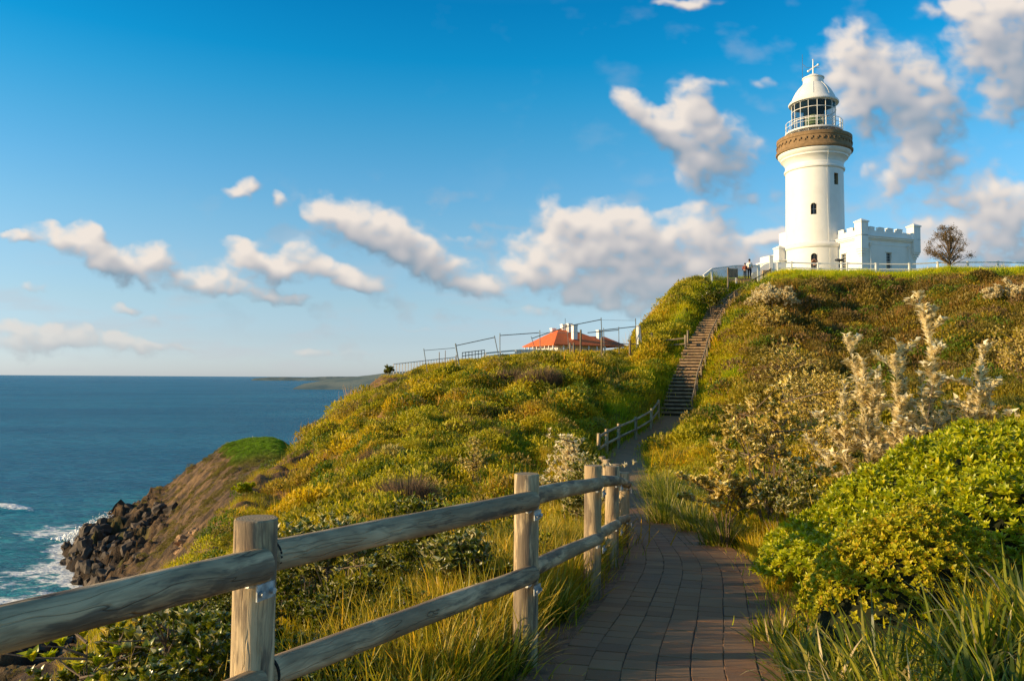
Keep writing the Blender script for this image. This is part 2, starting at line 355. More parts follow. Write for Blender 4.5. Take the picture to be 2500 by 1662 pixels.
_A = np.zeros((len(_P) + 3,) * 2); _A[:-3, :-3] = _K; _Q = np.column_stack([np.ones(len(_P)), _P]); _A[:-3, -3:] = _Q; _A[-3:, :-3] = _Q.T
_W = np.linalg.solve(_A, np.concatenate([TP[:, 2], [0, 0, 0]]))
def _tps_direct(a, v):
    q = np.column_stack([a.ravel() * SU, v.ravel()]); out = np.empty(len(q))
    for i in range(0, len(q), 20000):
        s = q[i:i + 20000]; d2 = ((s[:, None] - _P[None]) ** 2).sum(-1)
        out[i:i + 20000] = _phi(d2) @ _W[:-3] + _W[-3] + s @ _W[-2:]
    return out.reshape(a.shape)
# table of the smooth land in (x/y, ln y), looked up bilinearly
GA0, GA1, GNA = -1.9, 1.25, 420
GV0, GV1, GNV = math.log(1.9), math.log(760.0), 420
_ga_ = np.linspace(GA0, GA1, GNA); _gv_ = np.linspace(GV0, GV1, GNV)
_T = _tps_direct(*np.meshgrid(_ga_, _gv_, indexing='ij'))

# path + stairs: centre line (x, Y, z, half width)
PATH = np.array([(.50, 1.0, -1.62, .72), (.60, 2.0, -1.64, .72), (.75, 3.3, -1.67, .71), (.93, 4.6, -1.72, .70), (1.43, 6.6, -1.90, .70), (1.98, 8.8, -2.06, .70), (2.33, 11.2, -2.30, .72), (2.62, 14.6, -2.60, .73),
                 (3.0, 20, -2.98, .74), (3.62, 25, -3.16, .75), (4.35, 30, -3.24, .76), (5.3, 36, -3.18, .78), (6.6, 39.3, -2.95, .80), (7.9, 42, -2.62, .82), (9.42, 46.0, -2.13, .86)])
STc = [(1648.7, 1013.5, 46.0), (1660, 971.6, 48), (1667, 938, 50), (1682.5, 905, 52), (1692.4, 872, 54), (1700, 852, 56), (1711.7, 829, 58), (1724, 806, 60), (1738, 782.6, 62), (1754.8, 756, 64.5), (1778, 736, 67), (1799.5, 719.6, 69), (1842.6, 696.4, 72), (1861, 683, 73.4)]
STAIR = np.array([(*at(*c), .86 - .16 * i / 13) for i, c in enumerate(STc)])
def dense(P, step):
    d = np.r_[0, np.cumsum(np.hypot(np.diff(P[:, 0]), np.diff(P[:, 1])))]
    n = max(2, int(d[-1] / step)); s = np.linspace(0, d[-1], n)
    # cubic hermite through the points for a smooth line
    out = []
    for j in range(P.shape[1]):
        mj = np.gradient(P[:, j], d); k = np.clip(np.searchsorted(d, s) - 1, 0, len(d) - 2); h = d[k + 1] - d[k]; t = (s - d[k]) / h
        out.append((2*t**3-3*t**2+1)*P[k, j] + (t**3-2*t**2+t)*h*mj[k] + (-2*t**3+3*t**2)*P[k+1, j] + (t**3-t**2)*h*mj[k+1])
    return np.column_stack(out), s
PATHD, PATHS = dense(PATH, .1)
STAIRD, STAIRS = dense(STAIR, .25)
def nearest(P, x, y):
    """distance to a polyline's samples and the sample index (chunked)"""
    x = x.ravel(); y = y.ravel(); dd = np.empty(len(x)); ii = np.empty(len(x), int)
    for i in range(0, len(x), 40000):
        d2 = (x[i:i+40000, None] - P[None, :, 0]) ** 2 + (y[i:i+40000, None] - P[None, :, 1]) ** 2
        k = d2.argmin(1); ii[i:i+40000] = k; dd[i:i+40000] = np.sqrt(d2[np.arange(len(k)), k])
    return dd, ii
_PTH = np.vstack([PATHD[::2], STAIRD])
def land_base(x, y):
    x = np.asarray(x, float); y = np.asarray(y, float); yc = np.clip(y, 1.9, 755)
    a = np.clip(x / yc, GA0, GA1 - 1e-6); fa = np.clip((a - GA0) / (GA1 - GA0) * (GNA - 1), 0, GNA - 1.001); fv = np.clip((np.log(yc) - GV0) / (GV1 - GV0) * (GNV - 1), 0, GNV - 1.001)
    ia = fa.astype(int); iv = fv.astype(int); fa = fa - ia; fv = fv - iv
    t = _T[ia, iv] * (1 - fa) * (1 - fv) + _T[ia + 1, iv] * fa * (1 - fv) + _T[ia, iv + 1] * (1 - fa) * fv + _T[ia + 1, iv + 1] * fa * fv
    z = t * yc
    return np.where(y < 1.9, z + (y - 1.9) * .0, z)
def land(x, y, detail=True):
    x = np.asarray(x, float); y = np.asarray(y, float); sh = x.shape
    z = land_base(x, y)
    yy_ = np.maximum(y, .5)
    flat = sstep(z, 8.6, 9.2) * sstep(y, 60, 68) * sstep(x, 18, 22)
    if detail:
        near = sstep(yy_, 6, 26) * (1 - sstep(yy_, 110, 200)) * (1 - .93 * flat)
        hum = fbm(x * .42 + 5, y * .30, 4); hum2 = 1 - 2 * np.abs(perlin(x * .55 + 40, y * .42))
        aq = x / yy_; lf = 1 - sstep(aq, -.34, -.22); ridge = sstep(yy_, 48, 57) * (1 - sstep(aq, .155, .175)) ; rt = sstep(aq, .24, .34) * sstep(yy_, 24, 34)
        amp = (1 - .62 * lf) * (1 - .72 * ridge) * (1 + .35 * rt) * (1 + .30 * sstep(yy_, 20, 30) * (1 - rt))
        z = z + near * amp * (.80 * hum + .26 * hum2 + .20 * perlin(x * 1.5, y * 1.2)) - near * (.30 + .58 * lf + .50 * ridge + .12 * rt)
        small = (1 - sstep(yy_, 12, 30)); z = z + small * .05 * fbm(x * 2.2, y * 2.2, 3)
        cl = sstep(yy_, 90, 240) * (1 - sstep(z, -36, -24) * .55)
        rid = fbm(x * .035 + y * .012, y * .030 - x * .01 + 3, 5, True)
        cl2 = cl * (1 - .45 * sstep(z, -60, -40))
        gul = 1 - 2 * np.abs(perlin(y * .045 + x * .006 + 2, x * .010 + 7)); gul2 = 1 - 2 * np.abs(perlin(y * .13 + 9, x * .03)); z = z + cl2 * (4.0 * rid - 1.5 + 3.6 * gul + 1.3 * gul2 - 2.0) * (1 - .8 * sstep(z, -37, -33))
        crag = sstep(z, -84.5, -79) * (1 - sstep(z, -70, -60)) * sstep(yy_, 150, 210)
        z = z + crag * (9 * np.maximum(0, fbm(x * .06 + 11, y * .05, 4, True) - .05) + 2.4 * fbm(x * .2, y * .2, 3, True) - 1.2)
    d, i = nearest(_PTH, x, y); P = _PTH[i]; d = d.reshape(sh); pz = P[:, 2].reshape(sh); hw = P[:, 3].reshape(sh)
    far = P[:, 1].reshape(sh) > 47
    rightside = (x > P[:, 0].reshape(sh)) * sstep(y, 26, 38) * (1 - sstep(y, 56, 64)); dr0 = d - hw
    z = z + rightside * (.40 * np.exp(-((dr0 - 1.9) / .9) ** 2) - 1.35 * sstep(dr0, 2.4, 6.5) * (1 - sstep(dr0, 9, 19)))
    k = sstep(d, hw + .10, hw + np.where(far, 1.5, 1.1))
    z = np.where(y < 76, (pz - np.where(far, .16, .05)) * (1 - k) + z * k, z)
    return z

def grid_obj(name, X, Y, Z, mat):
    r, c = X.shape; V = np.column_stack([X.ravel(), Y.ravel(), Z.ravel()])
    i = np.arange(r * c).reshape(r, c)
    F = np.column_stack([i[:-1, :-1].ravel(), i[:-1, 1:].ravel(), i[1:, 1:].ravel(), i[1:, :-1].ravel()])
    return mesh_obj(name, V, F, mat, smooth=True)

# ground material: grass, dry scrub, bare orange soil and dark rock by slope / height
mt, t, bs, out = material('hill_ground')
geo = t.node('ShaderNodeNewGeometry'); pos = geo.outputs['Position']; ps = t.node('ShaderNodeSeparateXYZ'); t.put(ps.inputs[0], pos)
nz = t.node('ShaderNodeSeparateXYZ'); t.put(nz.inputs[0], geo.outputs['Normal'])
rock_a = t.node('ShaderNodeAttribute', attribute_name='rock').outputs['Fac']
soil_a = t.node('ShaderNodeAttribute', attribute_name='soil').outputs['Fac']
dry_a = t.node('ShaderNodeAttribute', attribute_name='dry').outputs['Fac']
n1 = t.noise(pos, .35, 6, .6); n2 = t.noise(pos, 3.0, 6, .65); n3 = t.noise(pos, 16, 4, .6)
gr = t.ramp(n1, [(.30, (.08, .095, .008)), (.45, (.16, .16, .010)), (.58, (.24, .19, .014)), (.72, (.19, .13, .02))])
gr = t.mix(t.smooth(n2, .38, .62), t.mix(.55, gr, (.035, .05, .006)), gr)
dryc = t.mix(n3, (.13, .075, .025), (.19, .125, .055))
gr = t.mix(dry_a, gr, dryc)
soil = t.mix(t.smooth(n2, .35, .65), (.19, .085, .03), (.27, .16, .075))
c = t.mix(t.math('MULTIPLY', soil_a, t.smooth(n2, .25, .5), clamp=True), gr, soil)
rsc = t.noise(t.mapping(pos, scale=(1, 1, .45)), .16, 8, .7)
rock = t.ramp(rsc, [(.3, (.022, .017, .013)), (.46, (.085, .056, .034)), (.58, (.19, .115, .055)), (.74, (.30, .19, .085))])
wet = t.smooth(ps.outputs[2], -76, -58)
rock = t.mix(wet, t.mix(.82, rock, (.016, .013, .012)), rock)
c = t.mix(rock_a, c, rock)
t.put(bs.inputs['Base Color'], c); t.put(bs.inputs['Roughness'], .9); t.put(bs.inputs['Specular IOR Level'], .15)
bp = t.node('ShaderNodeBump'); t.put(bp.inputs['Strength'], .8); t.put(bp.inputs['Distance'], .05); t.put(bp.inputs['Height'], t.noise(pos, 9, 8, .7))
bp2 = t.node('ShaderNodeBump'); t.put(bp2.inputs['Strength'], t.math('MULTIPLY', rock_a, 1.0)); t.put(bp2.inputs['Distance'], 2.0); t.put(bp2.inputs['Height'], t.noise(pos, .35, 10, .68)); t.put(bp2.inputs['Normal'], bp.outputs[0])
t.put(bs.inputs['Normal'], bp2.outputs[0])

def axis_a():
    a1 = np.linspace(-.70, .70, 520); return np.r_[np.linspace(-1.85, -.715, 70), a1, np.linspace(.712, 1.22, 60)]
aa = axis_a(); vv_ = np.exp(np.linspace(math.log(1.9), math.log(740), 800))
A_, Y_ = np.meshgrid(aa, vv_, indexing='xy'); X_ = A_ * Y_
Z_ = land(X_, Y_)
hill = grid_obj('hillside', X_, Y_, Z_, 'hill_ground')
def veg_masks(x, y, z):
    """rock, bare soil and dry scrub weights"""
    a = x / np.maximum(y, 1.9); far = sstep(y, 75, 110)
    e = .6; gx = (land_base(x + e, y) - land_base(x - e, y)) / (2 * e); gy = (land_base(x, y + e) - land_base(x, y - e)) / (2 * e)
    sl = np.hypot(gx, gy); left = 1 - sstep(a, -.30, -.12)
    nn = fbm(x * .05, y * .05, 4)
    knoll = sstep(z, -37.5 + 2.5 * nn, -34.5) * sstep(y, 330, 370) * (1 - sstep(y, 425, 440))
    rock = far * left * np.clip(1 - knoll, 0, 1) * sstep(nn, -.75, .0)
    edge = left * sstep(sl, .22, .48) * (1 - far) * sstep(y, 7, 12)
    soil = np.clip(edge * sstep(fbm(x * .3, y * .3, 3), -.5, .2) + 1.0 * (1 - sstep(a, -.38, -.25)) * sstep(y, 6, 9) * (1 - sstep(y, 60, 75)) * sstep(fbm(x * .5 + 3, y * .5, 4), -.15, .25), 0, 1)
    rock = np.clip(rock + sstep(sl, .62, .9) * left * sstep(y, 12, 22), 0, 1)
    cut = np.maximum(land_base(x, y) - land_base(x - 2.5, y + 7.5), land_base(x, y) - land_base(x - 5.0, y)); brow = (1 - sstep(a, -.15, -.08)) * sstep(cut, .9, 1.9) * sstep(y, 14, 22) * (1 - far) * sstep(fbm(x * .25 + 1, y * .25, 3), -.45, .05)
    soil = np.clip(soil + brow, 0, 1); rock = np.clip(rock + .55 * brow * sstep(fbm(x * .4, y * .4 + 5, 3), -.2, .2), 0, 1)
    dry = sstep(fbm(x * .13 + 9, y * .12, 4), .10, .38)
    rs = sstep(a, .24, .34) * sstep(y, 26, 40)
    dry = np.clip(dry * .6 + rs * .35 * sstep(fbm(x * .3 + 2, y * .25, 3), -.25, .3), 0, 1)
    flat = sstep(z, 9.0, 9.3) * sstep(y, 66, 69) * (x > 18)
    return rock, soil * (1 - flat), dry * (1 - flat)
rk, so, dr = veg_masks(X_.ravel(), Y_.ravel(), Z_.ravel())
for nm, arr in (('rock', rk), ('soil', so), ('dry', dr)):
    at_ = hill.data.attributes.new(nm, 'FLOAT', 'POINT'); at_.data.foreach_set('value', arr.astype(np.float32))
tag(hill, 'grassy headland falling to dark sea cliffs on the left', kind='structure')
# ground behind and under the viewpoint
bx_, by_ = np.meshgrid(np.linspace(-3.5, 2.3, 60), np.linspace(-22, 1.9, 60)); bz_ = land(bx_, np.full_like(bx_, 1.9)) * 1.0
bz_ = np.where(by_ < 1.9, bz_, bz_)
back = grid_obj('ground', bx_, by_, bz_, 'hill_ground'); tag(back, 'level ground around the viewpoint', kind='structure')

# ------------------------------------------------------------------ sea
mt, t, bs, out = material('sea_water')
geo = t.node('ShaderNodeNewGeometry'); pos = geo.outputs['Position']
foam_a = t.node('ShaderNodeAttribute', attribute_name='foam').outputs['Fac']
shal_a = t.node('ShaderNodeAttribute', attribute_name='shallow').outputs['Fac']
cd = t.node('ShaderNodeCameraData') if False else None
big = t.noise(t.mapping(pos, scale=(.35, 1, 1)), .004, 5, .6)
deep = t.mix(t.smooth(big, .35, .65), (.006, .125, .200), (.018, .190, .270))
shc = t.mix(t.smooth(t.noise(pos, .02, 5, .6), .35, .65), (.010, .19, .19), (.03, .32, .29))
col = t.mix(shal_a, deep, shc); rip = t.noise(t.mapping(pos, rot=(0, 0, .1), scale=(.25, 1, 1)), .16, 6, .65); col = t.mix(t.math('MULTIPLY', t.smooth(rip, .42, .62), .55), col, t.mix(.62, col, (.001, .012, .03)))
warp = t.vmath('ADD', pos, t.vmath('SCALE', t.vmath('SUBTRACT', t.noise(pos, .03, 4, .6, out=1), (.5, .5, .5)), 26.0))
fn = t.noise(t.mapping(warp, rot=(0, 0, .5), scale=(.35, 1, 1)), .10, 8, .68)
fn2 = t.node('ShaderNodeTexVoronoi', feature='DISTANCE_TO_EDGE'); t.put(fn2.inputs['Vector'], t.mapping(warp, scale=(.5, 1, 1))); t.put(fn2.inputs['Scale'], .13)
lace = t.smooth(fn2.outputs['Distance'], .16, .0)
fv = t.math('ADD', t.math('MULTIPLY', foam_a, 1.0), t.math('MULTIPLY', t.math('SUBTRACT', fn, .5), 1.5))
fv = t.math('ADD', fv, t.math('MULTIPLY', t.math('MULTIPLY', lace, foam_a), .35))
foam = t.smooth(fv, .50, .80)
col = t.mix(foam, col, (.80, .82, .82))
h1 = t.noise(t.mapping(pos, rot=(0, 0, .25), scale=(.30, 1, 1)), .055, 6, .62)
h2 = t.noise(t.mapping(pos, rot=(0, 0, -.35), scale=(.45, 1, 1)), .30, 5, .6)
hh = t.math('ADD', t.math('MULTIPLY', h1, 4.0), t.math('MULTIPLY', h2, .9))
b = t.node('ShaderNodeBump'); t.put(b.inputs['Strength'], 1.0); t.put(b.inputs['Distance'], 2.6); t.put(b.inputs['Height'], hh)
t.n.remove(bs); df = t.node('ShaderNodeBsdfDiffuse'); gl = t.node('ShaderNodeBsdfGlossy'); fr = t.node('ShaderNodeFresnel'); mxs = t.node('ShaderNodeMixShader')
t.put(df.inputs['Color'], col); t.put(df.inputs['Normal'], b.outputs[0]); t.put(gl.inputs['Roughness'], .25); t.put(gl.inputs['Normal'], b.outputs[0]); t.put(gl.inputs['Color'], (.85, .93, 1.0)); t.put(fr.inputs['IOR'], 1.333); t.put(fr.inputs['Normal'], b.outputs[0])
t.put(mxs.inputs[0], t.math('MULTIPLY', t.math('MULTIPLY', t.math('MINIMUM', fr.outputs[0], .40), .85), t.math('SUBTRACT', 1.0, foam))); t.l.new(df.outputs[0], mxs.inputs[1]); t.l.new(gl.outputs[0], mxs.inputs[2]); t.l.new(mxs.outputs[0], out.inputs[0])
sa = np.r_[np.linspace(-4, -1.3, 30), np.linspace(-1.2, .0, 330), np.linspace(.02, 3, 60)]
sy = np.r_[np.exp(np.linspace(math.log(60), math.log(900), 360)), np.exp(np.linspace(math.log(920), math.log(75000), 90))]
SA_, SY_ = np.meshgrid(sa, sy, indexing='xy'); SX_ = SA_ * SY_
lz = np.where(SY_ < 730, land(SX_, np.minimum(SY_, 730)), -130.)
coast_foam = sstep(lz, -99, -80.5) * (SY_ < 725)
shal = sstep(lz, -118, -84) * (SY_ < 725)
shal = np.maximum(shal, .85 * (1 - sstep(SY_, 260, 620)))
SZ_ = SEA + (.55 * fbm(SX_ * .03, SY_ * .06, 3) * (SY_ < 900))
# breaking wave out to the left
fx, fy, _ = at(20, 1245, 80 / .166)
dW = np.abs((SY_ - fy) + .25 * (SX_ - fx) + 6 * perlin(SX_ * .03, SX_ * 0)) ; alongW = np.exp(-((SX_ - fx) / 22) ** 2)
coast_foam = np.maximum(coast_foam, alongW * np.exp(-(dW / 7) ** 2) * 1.1); SZ_ = SZ_ + 2.6 * alongW * np.exp(-(dW / 5) ** 2)
# streaky swash in front of the point
for (qx, qy, rx_, ry_, s_) in ((140, 1300, 150, 34, .66), (225, 1330, 60, 34, .95), (100, 1400, 190, 60, .64), (60, 1480, 170, 70, .70), (40, 1590, 110, 50, .95)):
    p_ = at(qx, qy, 1.0); q = (80 / -p_.z); p_ = p_ * q; rr = q / FPX
    e_ = ((SX_ - p_.x) / (rx_ * rr)) ** 2 + ((SY_ - p_.y) / (ry_ * rr * q / 80)) ** 2
    coast_foam = np.maximum(coast_foam, s_ * np.exp(-e_))
sea = grid_obj('sea', SX_, SY_, SZ_, 'sea_water')
for nm, arr in (('foam', coast_foam), ('shallow', shal)):
    at_ = sea.data.attributes.new(nm, 'FLOAT', 'POINT'); at_.data.foreach_set('value', arr.ravel().astype(np.float32))
tag(sea, 'deep blue sea with foam along the rocks', kind='structure')
sea2 = mesh_obj('sea', [(-75000, -75000, SEA - .6), (75000, -75000, SEA - .6), (75000, 75000, SEA - .6), (-75000, 75000, SEA - .6)], [(0, 1, 2, 3)], 'sea_water'); tag(sea2, 'open sea out to the horizon', kind='structure')

# distant coast
mt, t, bs, out = material('far_coast')
pos = t.node('ShaderNodeNewGeometry').outputs['Position']
t.put(bs.inputs['Base Color'], t.mix(t.smooth(t.noise(pos, .006, 6, .65), .35, .65), (.11, .16, .17), (.19, .22, .20))); t.put(bs.inputs['Roughness'], 1.0); t.put(bs.inputs['Specular IOR Level'], 0)  # distance haze put into the coast's base colour, pale and bluish
def far_land(name, pts, Y, label, depth=.35):
    """a long low hill whose crest follows (px, py) points at distance Y"""
    P = [at(px, py, Y) for px, py in pts]; xs = np.array([p.x for p in P]); zs = np.array([max(p.z, SEA + 1) for p in P])
    nx, ny = 160, 30; X = np.linspace(xs[0], xs[-1], nx); top = np.interp(X, xs, zs)
    w_ = (xs[-1] - xs[0]) * depth; V = np.linspace(-1, 1, ny)
    Xg, Vg = np.meshgrid(X, V); Tg = np.tile(top, (ny, 1)); prof_ = np.clip(1 - np.abs(Vg) ** 1.7, 0, 1)
    Zg = SEA - 8 + (Tg - SEA + 8) * prof_ * (1 + .10 * fbm(Xg / 300, Vg * 4 + Y, 4))
    o = grid_obj(name, Xg, Y + Vg * w_ + 30 * perlin(Xg / 400, Vg), Zg, 'far_coast'); tag(o, label, kind='structure'); return o
far_land('far_headland', [(752, 935), (775, 931), (805, 926), (840, 922), (875, 918), (905, 915), (960, 909), (1050, 905), (1200, 905)], 5200, 'bush covered headland low on the horizon beyond the hill')
far_land('far_coastline', [(625, 923), (660, 920.5), (700, 920), (740, 921.5), (800, 919), (900, 919), (1000, 918)], 14000, 'faint strip of coast furthest out on the horizon', .12)
# ------------------------------------------------------------------ materials for built things
def wood_material(name, base, dark, warm, gscale=1.0):
    mt, t, bs, out = material(name)
    oc = t.node('ShaderNodeTexCoord').outputs['Object']; rnd = t.node('ShaderNodeObjectInfo').outputs['Random']
    v = t.vmath('ADD', oc, t.vmath('SCALE', (9.0, 5.0, 13.0), rnd))
    wv = t.vmath('ADD', v, t.vmath('SCALE', t.vmath('SUBTRACT', t.noise(v, 2.2, 3, .5, out=1), (.5, .5, .5)), .10))
    g1 = t.noise(t.mapping(wv, scale=(1, 1, .10)), 13 * gscale, 6, .62)
    g2 = t.noise(t.mapping(wv, scale=(1, 1, .022)), 70 * gscale, 5, .7)
    h_ = t.noise(t.mapping(wv, scale=(1, 1, .14)), 4.2 * gscale, 3, .5)
    band = t.math('SINE', t.math('MULTIPLY', h_, 95.0))
    blot = t.noise(t.mapping(wv, scale=(1, 1, .16)), 7.5 * gscale, 6, .62)
    c = t.mix(t.smooth(g1, .36, .64), tuple(b * .50 for b in base), tuple(min(1, b * 1.12) for b in base))
    c = t.mix(t.math('MULTIPLY', t.smooth(t.noise(v, 2.2, 3, .5), .48, .66), .7), c, warm)
    c = t.mix(t.math('MULTIPLY', t.smooth(band, .45, 1.0), .38), c, tuple(b * .42 for b in base))
    c = t.mix(t.math('MULTIPLY', t.smooth(blot, .52, .60), .72), c, dark)
    c = t.mix(t.math('MULTIPLY', t.smooth(g2, .55, .68), .65), c, tuple(b * .30 for b in base))
    crk = t.noise(t.mapping(wv, scale=(1, 1, .05)), 16 * gscale, 2, .4)
    c = t.mix(t.math('MULTIPLY', t.smooth(t.math('ABSOLUTE', t.math('SUBTRACT', crk, .5)), .0055, .0015), t.math('MULTIPLY', .6, t.smooth(t.noise(v, 1.7, 2, .5), .52, .60))), c, (.03, .022, .016))
    # growth rings on sawn ends
    nzs = t.node('ShaderNodeSeparateXYZ'); t.put(nzs.inputs[0], t.node('ShaderNodeTexCoord').outputs['Normal'])
    endm = t.math('GREATER_THAN', t.math('ABSOLUTE', nzs.outputs[2]), .85)
    rad = t.vmath('LENGTH', t.vmath('MULTIPLY', t.vmath('ADD', oc, t.vmath('SCALE', t.vmath('SUBTRACT', t.noise(oc, 18, 3, .5, out=1), (.5, .5, .5)), .008)), (1, 1, 0)), out=1)
    ring = t.math('SINE', t.math('MULTIPLY', rad, 620.0))
    ce = t.mix(t.smooth(ring, -.3, .8), tuple(b * .38 for b in base), tuple(b * .8 for b in base))
    c = t.mix(endm, c, ce)
    t.put(bs.inputs['Base Color'], c); t.put(bs.inputs['Roughness'], .78); t.put(bs.inputs['Specular IOR Level'], .25)
    b = t.node('ShaderNodeBump'); t.put(b.inputs['Strength'], .7); t.put(b.inputs['Distance'], .006)
    t.put(b.inputs['Height'], t.math('ADD', t.math('ADD', t.math('MULTIPLY', g1, .8), g2), t.math('MULTIPLY', t.smooth(t.math('ABSOLUTE', t.math('SUBTRACT', crk, .5)), .0, .012), 1.2))); t.put(bs.inputs['Normal'], b.outputs[0])
    return mt
wood_material('post_wood', (.58, .43, .25), (.085, .066, .055), (.40, .27, .14))
wood_material('rail_wood', (.60, .43, .25), (.070, .056, .048), (.28, .175, .095))
wood_material('far_wood', (.30, .235, .155), (.12, .09, .06), (.30, .19, .09), .5)
simple('dark_gap', (.012, .010, .008), .9)
simple('galvanised', (.42, .43, .42), .6, .35, 30, metal=.4)
simple('white_paint', (.77, .745, .69), .55, .03, 1.2, bump=.15, bscale=20, dirt=((.60, .56, .48), .16))
simple('white_render', (.80, .775, .73), .6, .04, .8, bump=.2, bscale=9, dirt=((.58, .56, .52), .18))
simple('buff_stone', (.235, .145, .066), .8, .20, 3.0, bump=.4, bscale=14)
simple('dark_opening', (.02, .022, .026), .35, .2)
simple('sash_paint', (.52, .53, .52), .5, .1)
simple('stone_reveal', (.36, .26, .14), .8, .12)
simple('terracotta_roof', (.62, .13, .028), .75, .14, 2.0, bump=.3, bscale=6)
simple('steel_pipe', (.13, .15, .16), .5, .2, metal=.4)
simple('grey_board', (.22, .165, .11), .8, .25, 3)
simple('black_paint', (.02, .02, .022), .35, .1)
simple('tread_dirt_shade', (.085, .060, .040), .95, .30, 14, bump=.5, bscale=60)
simple('edge_sand', (.22, .125, .07), .95, .35, 9, bump=.8, bscale=50, dirt=((.10, .075, .04), .6))
simple('tread_gravel', (.34, .235, .14), .95, .22, 5, bump=.6, bscale=30)
simple('step_timber', (.31, .20, .11), .85, .3, 3, bump=.4, bscale=20)
simple('skin', (.40, .23, .15), .55, .08); simple('hair', (.012, .010, .009), .6, .2)
simple('cloth_white', (.72, .68, .64), .85, .06); simple('cloth_dark', (.020, .026, .038), .9, .2); simple('cloth_red', (.24, .065, .04), .9, .15)
simple('cloth_brown', (.085, .036, .022), .9, .2); simple('cloth_grey', (.07, .075, .09), .9, .15)
mt, t, bs, out = material('pane_glass')
t.put(bs.inputs['Base Color'], (.02, .03, .035)); t.put(bs.inputs['Roughness'], .04); t.put(bs.inputs['Specular IOR Level'], .7)
trn = t.node('ShaderNodeBsdfTransparent'); t.put(trn.inputs[0], (.82, .88, .9)); mx = t.node('ShaderNodeMixShader'); t.put(mx.inputs[0], .30)
t.l.new(trn.outputs[0], mx.inputs[1]); t.l.new(bs.outputs[0], mx.inputs[2]); t.l.new(mx.outputs[0], out.inputs[0])
mt, t, bs, out = material('screen_glass')
t.put(bs.inputs['Base Color'], (.10, .17, .19)); t.put(bs.inputs['Roughness'], .08)
trn = t.node('ShaderNodeBsdfTransparent'); t.put(trn.inputs[0], (.78, .86, .88)); mx = t.node('ShaderNodeMixShader'); t.put(mx.inputs[0], .38)
t.l.new(trn.outputs[0], mx.inputs[1]); t.l.new(bs.outputs[0], mx.inputs[2]); t.l.new(mx.outputs[0], out.inputs[0])
mt, t, bs, out = material('lens_glass')
t.put(bs.inputs['Base Color'], (.42, .50, .16)); t.put(bs.inputs['Roughness'], .12); t.put(bs.inputs['Transmission Weight'], .35); t.put(bs.inputs['Specular IOR Level'], 1.0)
mt, t, bs, out = material('paver_clay')
oi = t.node('ShaderNodeObjectInfo').outputs['Random']; oc = t.node('ShaderNodeTexCoord').outputs['Object']
isl = t.node('ShaderNodeNewGeometry').outputs['Random Per Island']
wp = t.node('ShaderNodeNewGeometry').outputs['Position']
rr = t.math('FRACT', t.math('ADD', oi, isl))
c = t.ramp(rr, [(0, (.23, .105, .040)), (.35, (.31, .150, .058)), (.7, (.35, .185, .078)), (1, (.25, .130, .056))])
c = t.mix(t.smooth(t.noise(wp, 1.1, 4, .6), .35, .7), c, t.mix(.5, c, (.16, .10, .060)))
c = t.mix(t.math('MULTIPLY', t.smooth(t.noise(wp, 60, 4, .7), .5, .75), .5), c, (.23, .17, .13))
t.put(bs.inputs['Base Color'], c); t.put(bs.inputs['Roughness'], .72); t.put(bs.inputs['Specular IOR Level'], .3)
b = t.node('ShaderNodeBump'); t.put(b.inputs['Strength'], .6); t.put(b.inputs['Distance'], .004); t.put(b.inputs['Height'], t.noise(wp, 70, 6, .7)); t.put(bs.inputs['Normal'], b.outputs[0])

def lz(x, y): return float(land(np.array([x]), np.array([y]))[0])
def log(name, a, b, r, mat, parent, n=20, wob=.035, taper=0.0, chamf=.006, sag=0.0):
    """a round timber from a to b with its own axis along local Z"""
    a = Vector(a); b = Vector(b); L = (b - a).length; d = (b - a).normalized()
    segs = max(2, int(L / .16)) if wob else 1; ph = random.uniform(0, 50)
    prof_ = [(0.0, r - chamf, 0)] + [(chamf + (L - 2 * chamf) * i / segs, r * (1 - taper * i / segs), 1) for i in range(segs + 1)] + [(L, (r - chamf) * (1 - taper), 0)]
    vs = []; fs = []
    for z, rr_, w_ in prof_:
        for k in range(n):
            an = 2 * PI * k / n
            q = rr_ * (1 + wob * float(perlin(ph + 1.3 * math.cos(an) + z * .9, ph + 1.3 * math.sin(an) + z * 1.7)))
            sg = sag * math.sin(PI * z / L) + wob * .18 * float(perlin(ph + z * .8, 3.3))
            vs.append((q * math.cos(an) + sg, q * math.sin(an), z))
    for i in range(len(prof_) - 1):
        for k in range(n):
            fs.append((i * n + k, i * n + (k + 1) % n, (i + 1) * n + (k + 1) % n, (i + 1) * n + k))
    fs.append(tuple(reversed(range(n)))); e = (len(prof_) - 1) * n; fs.append(tuple(e + k for k in range(n)))
    o = mesh_obj(name, vs, fs, mat, parent, smooth=True)
    try: o.data.set_sharp_from_angle(angle=math.radians(35))
    except Exception: pass
    q = d.to_track_quat('Z', 'Y'); o.matrix_basis = Matrix.Translation(a) @ q.to_matrix().to_4x4() @ Matrix.Rotation(random.uniform(0, 6.28) if sag == 0 else 0, 4, 'Z')
    return o

